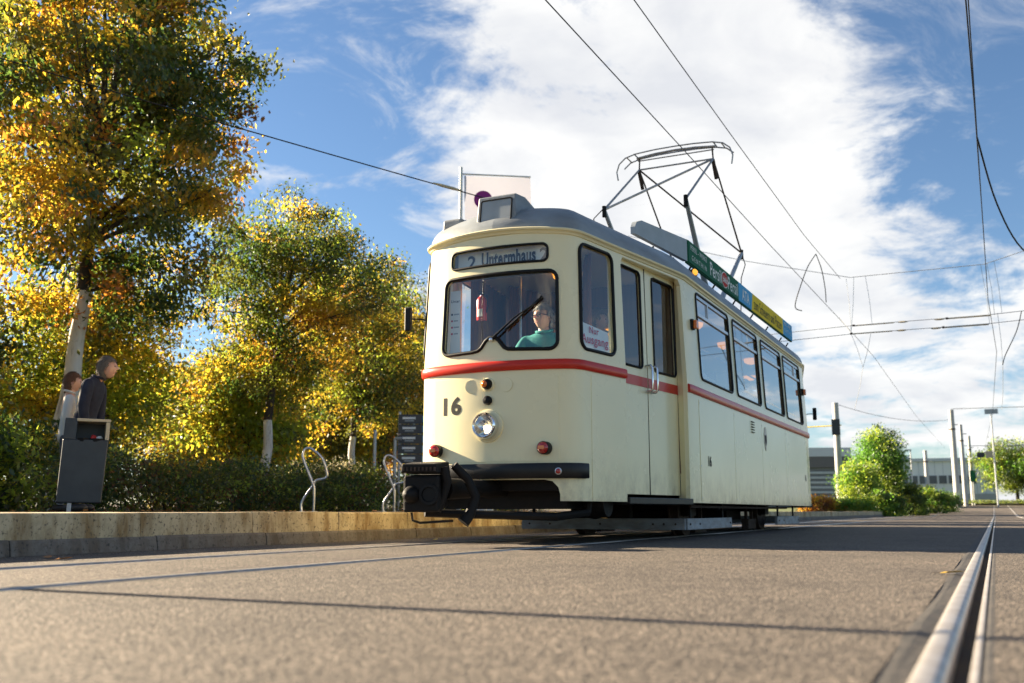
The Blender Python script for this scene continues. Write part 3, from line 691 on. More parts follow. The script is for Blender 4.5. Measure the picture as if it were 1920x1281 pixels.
# roof boards: plain board over the front doors, then the advertising boards
def roofboard(name, u0, s0, u1, s1, zb0, zt0, zb1, zt1, m_, parent, th=.035, rnd=False):
    a = [L3(u0, s0, zb0), L3(u1, s1, zb1), L3(u1, s1, zt1), L3(u0, s0, zt0)]
    if rnd: a = [L3(u0, s0, zb0), L3(u1, s1, zb1), L3(u1, s1, zt1), L3(u0 + (u1 - u0) * .12, s0 + (s1 - s0) * .12, zt0 + .01), L3(u0 + (u1 - u0) * .03, s0 + (s1 - s0) * .03, zt0 - .03), L3(u0, s0, zt0 - .09)]
    return part(name, MB().prism(a, (-th, 0, 0)), m_, parent)
for sd in (1,):
    gb = roofboard('plain_roof_board', .70, 9.72, .94, 10.86, 3.17, 3.335, 3.105, 3.36, boxgrey, tram, .05, True)
    zb = lambda s: 3.105 + (s - 10.9) * .0125; zt = lambda s: 3.362 + (s - 10.9) * .0138
    adb = None; segs = [(10.90, 13.40, board_green), (13.40, 14.20, board_blue), (14.20, 16.62, board_yellow), (16.62, 17.45, board_blue)]
    adb = part('advertising_board', MB().prism([L3(.935, 10.88, zb(10.88) - .012), L3(.935, 17.47, zb(17.47) - .012), L3(.935, 17.47, zt(17.47) + .006), L3(.935, 10.88, zt(10.88) + .006)], (-.03, 0, 0)), board_green, tram)
    for a, b, m_ in segs:
        sl = .06 if m_ is board_yellow else 0
        pts = [L3(.948, a, zb(a)), L3(.948, b, zb(b)), L3(.948, b, zt(b)), L3(.948, a + (.10 if m_ is board_yellow else 0), zt(a))]
        if a == 13.40: pts[2] = L3(.948, b + .10, zt(b))
        part('board_section', MB().prism(pts, (-.012, 0, 0)), m_, adb)
    ey = Vector((0, .0, 1)); ex = Vector((0, 1, .013))
    def ad(t, m_, s, z, w, h, b=0.02): lettering('lettering', t, m_, L3(.950, s, z), ex, ey, w, h, adb, .001, b)
    ad('PERSIL - WERKE', letter, 10.98, 3.265, .72, .062, .0); ad('G E N T H I N', letter, 11.02, 3.15, .66, .062, .0)
    ad('Persil', letter, 11.86, 3.155, .56, .175, .01); ad('Persil', letter, 12.78, 3.165, .56, .175, .01)
    part('oval', MB().prism([L3(.949, 12.60 + .165 * math.cos(t), 3.25 + .105 * math.sin(t)) for t in [2 * PI * i / 28 for i in range(28)]], (.004, 0, 0)), letter, adb)
    part('oval', MB().prism([L3(.953, 12.60 + .15 * math.cos(t), 3.25 + .093 * math.sin(t)) for t in [2 * PI * i / 28 for i in range(28)]], (.004, 0, 0)), board_red, adb)
    lettering('lettering', 'bleibt', letter, L3(.958, 12.48, 3.205), ex, ey, .25, .085, adb, .001, .02)
    ad('ATA', letter, 13.60, 3.185, .46, .16, .02); ad('zum Scheuern und Putzen', ink, 14.36, 3.19, 2.12, .165, .0)
    ad('PERSIL - WERKE', letter, 16.72, 3.35, .62, .055, 0); ad('G E N T H I N', letter, 16.76, 3.25, .54, .055, 0)
    for s in (10.2, 11.2, 12.3, 13.4, 14.5, 15.6, 16.7, 17.3): part('board_bracket', MB().tube([L3(.90 if s > 10.8 else .75, s, 3.14), L3(.80 if s > 10.8 else .62, s, 2.99)], .012, 6), rubber, adb if s > 10.8 else gb)
# pantograph
pg = part('pantograph', MB().box(L3(-.55, 13.0, 3.12), L3(.55, 13.06, 3.17)).box(L3(-.55, 14.5, 3.12), L3(.55, 14.56, 3.17)).box(L3(-.5, 13.0, 3.13), L3(-.45, 14.56, 3.17)).box(L3(.45, 13.0, 3.13), L3(.5, 14.56, 3.17)), galv, tram)
PG = dict(w=.565, f=(12.24, 4.30), r=(15.44, 4.33), t=(13.80, 5.36))
w = PG['w']
def rod(name, pts, r, m_=galv): return part(name, MB().tube([L3(*p) for p in pts], r, 8), m_, pg, 60)
for sd in (-1, 1):
    rod('lower_arm', [(sd * .50, 13.52, 3.2), (sd * w, *PG['f'])], [.045, .028]); rod('lower_arm', [(sd * .50, 14.05, 3.2), (sd * w, *PG['r'])], [.045, .028])
    rod('upper_arm', [(sd * w, *PG['f']), (sd * w, *PG['t'])], [.017, .015], steel); rod('upper_arm', [(sd * w, *PG['r']), (sd * w, *PG['t'])], [.014, .012], rust)
    for k in ('f', 'r'): rod('knee_joint', [(sd * w, PG[k][0], PG[k][1] - .10), (sd * w, PG[k][0], PG[k][1] + .05)], .03, under)
    rod('spring', [(sd * w, 13.78, 5.34), (sd * w, 13.95, 5.10)], .028, rust)
    rod('head_link', [(sd * w, 13.80, 5.34), (sd * w * .98, 13.80, 5.55)], .012, rust)
    rod('insulator', [(sd * .5, 13.03, 2.98), (sd * .5, 13.03, 3.14)], .04, under); rod('insulator', [(sd * .5, 14.53, 2.98), (sd * .5, 14.53, 3.14)], .04, under)
rod('brace', [(-w, *PG['f']), (w, *PG['t'])], .016, steel); rod('brace', [(-w, *PG['t']), (w, *PG['r'])], .013, rust)
rod('cross_tube', [(-w, *PG['t']), (w, *PG['t'])], .013, steel); rod('cross_tube', [(-w, *PG['f']), (w, *PG['f'])], .0001, steel)
for ds in (-.12, .12):
    bow = [(-.86, 5.20), (-.88, 5.33), (-.84, 5.45), (-.74, 5.535), (-.58, 5.575), (-.3, 5.595), (0, 5.60), (.3, 5.595), (.58, 5.575), (.74, 5.535), (.84, 5.45), (.88, 5.33), (.86, 5.20)]
    if ds > 0: bow = bow[2:-2]
    rod('collector_bow', [(u, 13.80 + ds, z) for u, z in bow], .011, steel)
rod('contact_strip', [(u, 13.80, 5.585 - .04 * (u / .6) ** 2) for u in (-.6, -.3, 0, .3, .6)], .018, steel)
rod('head_bar', [(-.58, 13.80, 5.50), (.58, 13.80, 5.50)], .010, steel)
for u in (-.6, -.72, .6, .72): rod('bow_spacer', [(u, 13.68, 5.575 if abs(u) < .65 else 5.54), (u, 13.92, 5.575 if abs(u) < .65 else 5.54)], .010, steel)
rod('cable', [(w, *PG['r']), (w + .04, 15.50, 4.15), (w, 15.35, 3.9), (w - .02, 15.3, 3.2)], .008, rubber); rod('cable', [(-w, 12.2, 4.3), (-w - .10, 12.1, 4.15), (-w, 12.15, 3.15)], .008, rubber)
# resistor tray on the roof behind the front dome
part('resistor_box', MB().box(L3(-.35, 9.3, 3.08), L3(.30, 10.3, 3.17)), under, tram)
# underframe, wheels, guard boards, coupler
part('underframe', MB().box(L3(-.62, 8.0, .43), L3(.62, 2 * SM - 8.0, .62)).box(L3(-.95, 10.0, .40), L3(.95, 2 * SM - 10.0, .66)).box(L3(-.58, 7.86, .455), L3(.58, 8.0, .60)), under, tram)
part('side_sill', MB().box(L3(1.0, 10.2, .36), L3(1.06, 2 * SM - 10.2, .40)).box(L3(-1.06, 10.2, .36), L3(-1.0, 2 * SM - 10.2, .40)), under, tram)
for sd in (-1, 1):
    for s in (11.5, 15.7):
        c = L3(sd * .60, s, .33); prof = [(.0, .05), (.10, .06), (.12, .03), (.25, .02), (.29, .05), (.33, .055), (.33, -.03), (.355, -.04), (.355, -.06), (.28, -.065), (.10, -.05), (0, -.05)]
        wl = part('wheel', MB().lathe(prof, c, (sd, 0, 0), 36), rust, tram, 40)
        part('axle_box', MB().box(c + Vector((sd * .08 - .06, -.13, -.10)), c + Vector((sd * .08 + .06, .13, .12))), under, wl)
        part('leaf_spring', MB().tube([c + Vector((sd * .1, -.45, .16)), c + Vector((sd * .1, -.2, .12)), c + Vector((sd * .1, 0, .11)), c + Vector((sd * .1, .2, .12)), c + Vector((sd * .1, .45, .16))], .035, 6), under, wl)
    for a in (12.15, 15.05): part('track_brake', MB().box(L3(sd * .60 - .05, a - .25, .03), L3(sd * .60 + .05, a + .25, .17)).box(L3(sd * .60 - .02, a - .2, .17), L3(sd * .60 + .02, a - .16, .45)).box(L3(sd * .60 - .02, a + .16, .17), L3(sd * .60 + .02, a + .2, .45)), rust, tram)
for s in (11.5, 15.7): part('axle', MB().tube([L3(-.6, s, .33), L3(.6, s, .33)], .055, 10), under, tram)
for a in (11.7, 14.6): part('motor_case', MB().box(L3(-.38, a, .16), L3(.38, a + .9, .5)), under, tram)
for nm, s0, s1, fs in (('guard_frame', 10.43, 12.45, 10.43), ('guard_frame', 15.3, 17.17, 17.17)):
    gf = part(nm, MB().box(L3(-.30, min(s0, s1) + .1, .21), L3(.30, min(s0, s1) + .2, .5)), under, tram)
    bevel(part('guard_board', MB().box(L3(-.95, fs - .02, .085), L3(.95, fs + .02, .205)), fender, gf), .004)
    for sd in (-1, 1):
        bevel(part('guard_board', MB().box(L3(sd * .95 - .02, s0 + .022, .085), L3(sd * .95 + .02, s1 - .022, .205)), fender, gf), .004)
        for s in ((s0 + .3, s1 - .3)): part('hanger', MB().box(L3(sd * .93 - .02, s - .025, .19), L3(sd * .93 - .0, s + .025, .42)), under, gf)
        for s in (s0 + .12, s0 + .5, s1 - .12):
            part('bolt', MB().lathe([(.012, 0), (.010, .008), (0, .009)], L3(sd * .972, s, .145), (sd, 0, 0), 8), rust, gf)
    for u in (-.85, -.6, 0, .6, .72, .85):
        part('bolt', MB().lathe([(.012, 0), (.010, .008), (0, .009)], L3(u, fs - .021 if fs < 13 else fs + .021, .145), (0, -1 if fs < 13 else 1, 0), 8), rust, gf)
part('air_pipe', MB().tube([L3(1.03, 10.35, .33), L3(1.03, 13.4, .325), L3(1.0, 15.9, .33)], .014, 8), rust, tram)
part('air_tank', MB().lathe([(0, -.45), (.13, -.42), (.14, 0), (.13, .42), (0, .45)], L3(.55, 13.6, .42), (0, 1, 0), 16), under, tram, 40)
part('sandbox', MB().lathe([(0, -.12), (.13, -.12), (.15, 0), (.13, .12), (0, .12)], L3(.68, 8.5, .36), (1, 0, 0), 18), under, tram, 40)
part('life_guard_bar', MB().tube([L3(-.30, 7.15, .27), L3(.0, 7.42, .255), L3(.55, 7.9, .235), L3(.70, 8.25, .27)], .035, 8).tube([L3(.70, 8.25, .27), L3(.72, 8.3, .5)], .03, 8).tube([L3(.1, 8.0, .25), L3(-.55, 8.1, .26), L3(-.7, 8.3, .5)], .03, 8), under, tram)
part('front_tray', MB().box(L3(-.60, 8.02, .30), L3(.60, 8.5, .44)), under, tram)
cp = part('coupler', bevel and MB().tube([L3(0, 8.1, .48), L3(-.05, 7.6, .47), L3(-.12, 7.15, .46)], [.07, .075, .09], 10), under, tram, 50)
R_ = Matrix.Rotation(math.radians(14), 4, 'Z'); oc = L3(-.19, 6.98, .46)
def C(x, y, z): return oc + (R_ @ Vector((x, y, z)))
bevel(part('coupler_head', MB().hexa([C(-.16, -.11, -.19), C(.13, -.11, -.19), C(.13, .2, -.15), C(-.16, .2, -.15), C(-.16, -.11, .10), C(.13, -.11, .10), C(.13, .2, .12), C(-.16, .2, .12)]), under, cp), .02)
part('coupler_cone', MB().lathe([(.075, 0), (.06, .05), (.045, .10), (.02, .13), (0, .135)], C(-.09, -.10, -.05), R_ @ Vector((0, -1, 0)), 16), under, cp, 50)
part('coupler_socket', MB().lathe([(.082, 0), (.082, .02), (.06, .02), (.055, .004), (0, .003)], C(.06, -.112, -.05), R_ @ Vector((0, -1, 0)), 18), rubber, cp, 40)
bevel(part('contact_box', MB().hexa([C(-.17, -.15, .12), C(.13, -.15, .12), C(.16, .16, .12), C(-.17, .16, .12), C(-.16, -.15, .19), C(.12, -.15, .19), C(.15, .14, .22), C(-.16, .14, .22)]), under, cp), .01)
for k in range(9): part('contact_pin', MB().box(C(-.15 + k * .032, -.165, .135), C(-.135 + k * .032, -.15, .165)), rust, cp)
part('cover_arm', MB().tube([C(.15, -.02, .17), C(.17, .0, .05), C(.13, .02, -.08), C(.09, .0, -.17)], [.04, .042, .035, .04], 8), under, cp, 50)
part('cover_arm', MB().tube([C(.20, .10, .19), C(.30, .16, .08), C(.36, .2, -.06), C(.32, .18, -.20), C(.27, .15, -.27)], [.035, .04, .04, .045, .055], 8), under, cp, 50)
part('coupler_cable', MB().tube([C(-.10, -.06, -.19), C(-.09, -.06, -.25), C(-.04, -.02, -.27), C(.2, .1, -.255)], .010, 6), rubber, cp)
# interior
part('floor', MB().box(L3(-1.1, 10.0, .80), L3(1.1, 2 * SM - 10.0, .84)).box(L3(-.74, 8.0, .62), L3(.74, 10.0, .66)).box(L3(-.74, 2 * SM - 10.0, .62), L3(.74, 2 * SM - 8.0, .66)), floor_in, tram)
cl = part('ceiling', MB().hexa([L3(-.72, 8.05, 2.68), L3(.72, 8.05, 2.68), L3(1.08, 10.0, 2.68), L3(-1.08, 10.0, 2.68), L3(-.6, 8.15, 2.71), L3(.6, 8.15, 2.71), L3(1.0, 10.0, 2.73), L3(-1.0, 10.0, 2.73)]).box(L3(-1.08, 10.0, 2.69), L3(1.08, 2 * SM - 10.0, 2.72)).box(L3(-.8, 2 * SM - 10.0, 2.68), L3(.8, 2 * SM - 8.1, 2.71)), cream_in, tram)
for s in (9.2, 10.9, 12.5, 14.2, 15.9, 17.9):
    for u in ((-.55, .55) if 10 < s < 17 else (0.1,)):
        part('ceiling_lamp', MB().lathe([(.12, 0), (.11, -.05), (.06, -.085), (0, -.095)], L3(u, s, 2.69), (0, 0, 1), 16), ceil_lit, tram, 60)
pw = MB()
for a, b in ((-1.08, -.36), (.36, 1.08)): pw.box(L3(a, 9.96, .66), L3(b, 10.0, 2.69))
pw.box(L3(-.36, 9.96, 2.45), L3(.36, 10.0, 2.69)); part('partition', pw, wood, tram)
pw = MB()
for a, b in ((-1.08, -.36), (.36, 1.08)): pw.box(L3(a, 2 * SM - 10.0, .66), L3(b, 2 * SM - 9.96, 2.69))
part('partition', pw, wood, tram)
part('driver_cabinet', MB().box(L3(-.62, 8.02, .66), L3(.64, 8.24, 1.60)).box(L3(-.62, 8.0, 1.56), L3(.64, 8.34, 1.60)), dark_in, tram)
part('door_engine_panel', MB().box(L3(-.80, 8.75, .66), L3(-.74, 9.9, 1.6)), wood, tram)
for (u, s) in ((-.30, 9.0), (.36, 9.92), (-.36, 9.92), (.62, 9.15)): part('grab_pole', MB().tube([L3(u, s, .66), L3(u, s, 2.68)], .016, 8), alu, tram)
def drape(p0, p1, z0, z1, folds, amp):
    a, b = Vector(p0), Vector(p1); nrm = (b - a).cross(ZUP).normalized(); k = folds * 6
    return MB().sheet([[a.lerp(b, i / k) + nrm * amp * math.sin(2 * PI * folds * i / k) + Vector((0, 0, z)) for i in range(k + 1)] for z in (z0, z1)])
part('curtain', drape(L3(.66, 8.45, 0), L3(.45, 8.9, 0), 1.5, 2.66, 5, .03), curtain, tram, 80)
part('curtain', drape(L3(-.62, 9.4, 0), L3(-.45, 9.85, 0), 1.0, 2.66, 5, .03), curtain, tram, 80); part('curtain', drape(L3(-.74, 8.75, 0), L3(-.90, 9.9, 0), 1.0, 2.67, 9, .02), curtain, tram, 80)
for s in (10.7, 11.55, 12.6, 13.5, 14.6, 15.5, 16.4):
    for u0, u1 in ((-1.05, -.35), (.35, 1.05)):
        st = bevel(part('seat', MB().box(L3(u0, s, 1.22), L3(u1, s + .42, 1.30)), seatm, tram), .02)
        bevel(part('backrest', MB().hexa([L3(u0, s + .40, 1.30), L3(u1, s + .40, 1.30), L3(u1, s + .46, 1.30), L3(u0, s + .46, 1.30), L3(u0, s + .47, 1.78), L3(u1, s + .47, 1.78), L3(u1, s + .52, 1.78), L3(u0, s + .52, 1.78)]), seatm, st), .02)
        part('seat_frame', MB().box(L3(u0 + .1, s + .1, .84), L3(u0 + .14, s + .3, 1.22)).box(L3(u1 - .14, s + .1, .84), L3(u1 - .1, s + .3, 1.22)), dark_in, st)
for sd in (-1, 1): part('ceiling_rail', MB().tube([L3(sd * .35, 10.1, 2.52), L3(sd * .35, 17.1, 2.52)], .014, 8), alu, tram)
# papers behind the glass
sg = part('exit_notice', MB().add([sf_plat(1)(a, z, -.03) for a, z in ((7.95, 1.695), (8.45, 1.695), (8.43, 1.885), (7.95, 1.925))], [(0, 1, 2, 3)]), white, tram)
pe = (sf_plat(1)(8.4, 1.7, -.02) - sf_plat(1)(8.0, 1.7, -.02)).normalized()
lettering('lettering', 'Nur', inkred, sf_plat(1)(8.10, 1.835, -.022), pe, ZUP, .16, .062, sg, .0, .02)
lettering('lettering', 'Ausgang', inkred, sf_plat(1)(7.965, 1.715, -.022), pe, ZUP, .455, .105, sg, .0, .02)
tn = part('side_notice', MB().add([fm(a, z, -.03) for a, z in ((12.20, 1.70), (13.50, 1.70), (13.50, 1.86), (12.20, 1.86))], [(0, 1, 2, 3)]), white, tram)
lettering('lettering', 'Karten-Triebwagen', inkblue, fm(12.26, 1.73, -.026), (0, 1, 0), ZUP, 1.16, .10, tn, .0, .01)
part('side_notice', MB().add([fm(a, z, -.03) for a, z in ((10.47, 1.72), (10.66, 1.72), (10.66, 2.0), (10.47, 2.0))], [(0, 1, 2, 3)]), white, tram)
tt = part('timetable_sheet', MB().add([L3(u, 7.86, z) for u, z in ((-.475, 1.70), (-.37, 1.70), (-.37, 2.28), (-.475, 2.28))], [(0, 1, 2, 3)]), white, tram)
lettering('lettering', 'Unter', inkblue, L3(-.468, 7.858, 2.17), EXF, ZUP, .09, .026, tt, .0, .01)
for k, zz in enumerate((2.06, 2.0, 1.94, 1.88)):
    part('route_dot', MB().prism([L3(-.458 + .010 * math.cos(a), 7.858, zz + .010 * math.sin(a)) for a in [PI * i / 6 for i in range(12)]], (0, .001, 0)), inkred if k else ink, tt)
    part('printed_line', MB().box(L3(-.44, 7.857, zz - .006), L3(-.385 - .01 * (k % 2), 7.858, zz + .006)), boxgrey, tt)
ex_ = thing('fire_extinguisher', 'red fire extinguisher hanging inside the tram behind the windscreen', 'extinguisher', tuple(Vector((X0, S0, 0)) + L3(-.39, 8.32, 2.075))); ex_.scale = (.78, .78, .74)
part('cylinder', MB().lathe([(0, 0), (.062, .004), (.066, .02), (.066, .27), (.05, .31), (.022, .33), (.02, .345)], (0, 0, 0), (0, 0, 1), 24), extred, ex_, 40)
part('valve_handle', MB().box((-.012, -.06, .34), (.012, .05, .365)).box((-.01, -.06, .375), (.01, .06, .388)), ink, ex_)
part('hose', MB().tube([(.03, 0, .35), (.075, -.01, .33), (.085, -.01, .2), (.07, -.01, .1)], .009, 8), ink, ex_)
part('label', MB().add([(.067 * math.sin(a), -.067 * math.cos(a), z) for z in (.05, .15) for a in (-.6, -.3, 0, .3, .6)], [(i, i + 1, i + 6, i + 5) for i in range(4)]), white, ex_)
# ------------------------------------------------------------------ people
def skin_mesh(name, chains, mtl, sub=1):
    """chains: lists of (point, radius); equal points are merged, the first point is the root"""
    vs = []; rs = []; es = []; idx = {}
    for ch in chains:
        last = None
        for p, r in ch:
            k = tuple(round(c, 4) for c in p)
            if k not in idx: idx[k] = len(vs); vs.append(p); rs.append(r if isinstance(r, tuple) else (r, r))
            i = idx[k]
            if last is not None and last != i: es.append((last, i))
            last = i
    me = bpy.data.meshes.new('t'); me.from_pydata(vs, es, []); o = link('tmp', me)
    md = o.modifiers.new('s', 'SKIN'); md.use_smooth_shade = True; md.branch_smoothing = .6
    for i, r in enumerate(rs): me.skin_vertices[0].data[i].radius = r; me.skin_vertices[0].data[i].use_root = (i == 0)
    sb = o.modifiers.new('u', 'SUBSURF'); sb.levels = sub; sb.render_levels = sub
    dg = bpy.context.evaluated_depsgraph_get(); out = bpy.data.meshes.new_from_object(o.evaluated_get(dg)); out.name = name
    bpy.data.objects.remove(o); out.materials.clear(); out.materials.append(mtl)
    out.polygons.foreach_set('use_smooth', [True] * len(out.polygons)); return out
def head_pts(dirs):
    """face relief on a unit direction (x right, y forward, z up)"""
    out = []
    for d in dirs:
        x, y, z = d; r = Vector((x * .076, y * .097, z * .118))
        if z < 0: r.x *= 1 - .24 * (-z) ** 1.3; r.y *= 1 - .10 * (-z)
        g = lambda cx, cz, sx, sz: math.exp(-((x - cx) / sx) ** 2 - ((z - cz) / sz) ** 2) if y > 0 else 0
        f = .024 * g(0, -.12, .10, .13) + .010 * g(0, .02, .09, .16) + .007 * g(0, .24, .5, .09) - .010 * g(.36, .08, .17, .12) - .010 * g(-.36, .08, .17, .12)
        f += .008 * g(0, -.48, .28, .07) - .004 * g(0, -.56, .22, .035) + .012 * g(0, -.82, .28, .16) + .004 * g(.42, -.2, .2, .2) + .004 * g(-.42, -.2, .2, .2)
        r.y += f; out.append(r)
    return out
def uv_dirs(nu=28, nv=22):
    D = []; F = []
    for i in range(nv + 1):
        t = PI * i / nv
        for j in range(nu):
            p = 2 * PI * j / nu; D.append((math.sin(t) * math.cos(p), math.sin(t) * math.sin(p), math.cos(t)))
    for i in range(nv):
        for j in range(nu): F.append((i * nu + j, (i + 1) * nu + j, (i + 1) * nu + (j + 1) % nu, i * nu + (j + 1) % nu))
    return D, F
def make_person(label, loc, rz, J, tops, legs, hairm, cat='person', group=None, sleeve=True, glasses=False, head_rot=(0, 0, 0), hair_len=.0, bald=False, thick=1.0, coat_to=None, sc=1.0):
    P = thing('person', label, cat, loc, rz, group); P.scale = (sc, sc, sc)
    v = {k: Vector(p) for k, p in J.items()}
    def hand(side):
        w, e = v['wrist' + side], v['elbow' + side]; d = (w - e).normalized(); sgn = -1 if side == 'L' else 1
        lat = d.cross(Vector((0, 1, 0)) if abs(d.y) < .8 else Vector((0, 0, 1))).normalized(); up = lat.cross(d)
        palm = w + d * .045; kn = w + d * .085; ch = [[(w, .026), (palm, (.034, .018)), (kn, (.036, .014))]]
        for k, (o, ln) in enumerate(((-.028, .068), (-.010, .078), (.010, .074), (.027, .058))):
            b = kn + lat * o; ch.append([(kn, (.036, .014)), (b + d * .012, .009), (b + d * ln * .55 + up * .012, .0085), (b + d * ln * .9 + up * .032, .0075)])
        th = palm - lat * .034 * sgn; ch.append([(palm, (.034, .018)), (th + d * .012, .011), (th + d * .05 - lat * .012 * sgn + up * .012, .009)])
        return ch
    T = thick
    torso = [(v['pelvis'], (.155 * T, .115 * T)), (v['waist'], (.150 * T, .108 * T)), (v['chest'], (.172 * T, .118 * T)), (v['neckbase'], (.085, .075))]
    body = [[(v['pelvis'], .11), (v['waist'], .10), (v['chest'], .12), (v['neckbase'], .06), (v['neck'], .052), (v['head'] - Vector((0, 0, .03)), .05)]]
    jk = [torso]; tr = []
    for sd in 'LR':
        body.append([(v['chest'], .12), (v['shoulder' + sd], .05), (v['elbow' + sd], .038), (v['wrist' + sd], .026)]); body += hand(sd)
        body.append([(v['pelvis'], .11), (v['hip' + sd], .075), (v['knee' + sd], .05), (v['ankle' + sd], .034)])
        a_end = v['wrist' + sd] if sleeve else v['shoulder' + sd].lerp(v['elbow' + sd], .75)
        ar = [(v['chest'], (.172 * T, .118 * T)), (v['shoulder' + sd], .073 * T)]
        ar += [(v['elbow' + sd], .056 * T), (a_end, .044)] if sleeve else [(a_end, .058)]
        jk.append(ar)
        tr.append([(v['pelvis'] - Vector((0, 0, .02)), .085), (v['hip' + sd], .088), (v['knee' + sd], .068), (v['ankle' + sd], .056)])
    if coat_to is not None: torso.insert(0, (coat_to, (.165 * T, .13 * T)))
    bm_ = skin_mesh('body', body, skin)
    # head joined into the body mesh, so that the figure is one piece
    D, F = uv_dirs(); E_ = Matrix.Translation(v['head']) @ (Matrix.Rotation(head_rot[2], 4, 'Z') @ Matrix.Rotation(head_rot[0], 4, 'X') @ Matrix.Rotation(head_rot[1], 4, 'Y'))
    hp = head_pts(D); mb = MB(); nv0 = len(bm_.vertices)
    vv = np.zeros(nv0 * 3); bm_.vertices.foreach_get('co', vv); vv = vv.reshape(-1, 3)
    mb.add([tuple(p) for p in vv], [tuple(p.vertices) for p in bm_.polygons]); mb.add([E_ @ p for p in hp], F)
    for sx in (-1, 1):                       # ears
        mb.add([E_ @ Vector((sx * (.071 + .012 * math.cos(q) * .4 + .008), -.012 + .018 * math.cos(q), -.005 + .032 * math.sin(q))) for q in [PI * i / 5 for i in range(10)]] + [E_ @ Vector((sx * .068, .004, -.005))], [(i, (i + 1) % 10, 10) for i in range(10)])
    bo = part('body', mb, skin, P, 70)
    for sx in (-1, 1): part('eye', MB().lathe([(0, .010), (.007, .007), (.010, 0)], E_ @ Vector((sx * .030, .080, .010)), E_.to_3x3() @ Vector((0, 1, 0)), 10), eyem, bo, 60)
    part('mouth', MB().tube([E_ @ Vector((x, .0925 - 4 * x * x, -.056)) for x in (-.024, -.012, 0, .012, .024)], .0042, 6), lipm, bo)
    HD = []; keep = []
    for i, (d, p) in enumerate(zip(D, hp)):
        x, y, z = d; lim = .44 if y > .35 else (.05 if y > -.02 else -.60 - hair_len)
        if bald: lim = .80 if y > .35 else (.35 if y > -.05 else -.45)
        keep.append(z > lim); rr = 1.11 + .035 * math.sin(x * 23 + z * 17) * math.cos(y * 19) + (.05 if (y < .3) else .0)
        q = Vector((p.x * rr, p.y * rr - .002, p.z * rr)); HD.append(E_ @ q)
    hb_ = MB().add(HD, [f for f in F if sum(keep[i] for i in f) >= 3]); hr = random.Random(int(abs(loc[0]) * 100)); R3 = E_.to_3x3()
    for i, k_ in enumerate(keep):             # loose locks over the cap
        if not k_: continue
        x, y, z = D[i]
        for _ in range(3):
            t = Vector((x * .2 + hr.uniform(-.25, .25), -.55 + hr.uniform(-.4, .35), -.75 + z * .3)).normalized(); nn = Vector((x, y, z)); t = (t - nn * t.dot(nn) * .75).normalized()
            p0 = HD[i] + R3 @ Vector((hr.uniform(-.008, .008), hr.uniform(-.008, .008), hr.uniform(-.008, .008))); sd_ = R3 @ (t.cross(nn).normalized() * hr.uniform(.004, .008)); ln_ = hr.uniform(.025, .05) * (1 + hair_len)
            hb_.add([p0 - sd_, p0 + sd_, p0 + R3 @ (t * ln_ + nn * hr.uniform(.0, .012))], [(0, 1, 2)])
    part('hair', hb_, hairm, P, 80)
    if glasses:
        gls = part('glasses', MB().tube([E_ @ Vector((x, .098 - abs(x) * .08, .014)) for x in (-.008, 0, .008)], .0025, 6), ink, P)
        for sx in (-1, 1):
            part('rim', MB().tube([E_ @ Vector((sx * (.033 + .024 * math.cos(a)), .098 - .004, .010 + .017 * math.sin(a))) for a in [2 * PI * i / 14 for i in range(14)]], .003, 6, True), ink, gls)
            part('temple', MB().tube([E_ @ Vector((sx * .057, .092, .014)), E_ @ Vector((sx * .080, .02, .014)), E_ @ Vector((sx * .080, -.03, .004))], .0025, 6), ink, gls)
    link('jacket' if sleeve else 'shirt', skin_mesh('jacket', jk, tops, 2), P); link('trousers', skin_mesh('trousers', tr, legs, 2), P)
    part('collar', MB().tube([v['neckbase'] + Vector((.072 * math.cos(a), .066 * math.sin(a), .012 - .02 * math.sin(a))) for a in [2 * PI * i / 16 for i in range(16)]], .014, 8, True), tops, P, 60)
    for sd in 'LR':
        a = v['ankle' + sd]; part('shoe', MB().lathe([(0, -.09), (.036, -.08), (.046, -.02), (.048, .06), (.042, .13), (.02, .17), (0, .175)], a + Vector((0, .0, -.045)), (0, 1, 0), 12), shoe, P, 60)
    return P
STAND = dict(pelvis=(0, 0, .95), waist=(0, .0, 1.10), chest=(0, .0, 1.33), neckbase=(0, .0, 1.47), neck=(0, .01, 1.52), head=(0, .03, 1.605),
             shoulderL=(-.19, 0, 1.41), elbowL=(-.24, -.02, 1.13), wristL=(-.23, .06, .89), shoulderR=(.19, 0, 1.41), elbowR=(.24, -.02, 1.13), wristR=(.23, .06, .89),
             hipL=(-.09, 0, .90), kneeL=(-.10, .02, .50), ankleL=(-.10, -.02, .09), hipR=(.09, 0, .90), kneeR=(.10, .02, .50), ankleR=(.10, -.02, .09))
SIT = dict(pelvis=(0, 0, .10), waist=(0, -.02, .25), chest=(0, -.01, .47), neckbase=(0, .0, .61), neck=(0, .01, .66), head=(0, .03, .745),
           shoulderL=(-.19, 0, .55), elbowL=(-.23, .06, .29), wristL=(-.14, .27, .24), shoulderR=(.19, 0, .55), elbowR=(.23, .06, .29), wristR=(.14, .27, .24),
           hipL=(-.09, .04, .09), kneeL=(-.11, .42, .10), ankleL=(-.11, .44, -.33), hipR=(.09, .04, .09), kneeR=(.11, .42, .10), ankleR=(.11, .44, -.33))
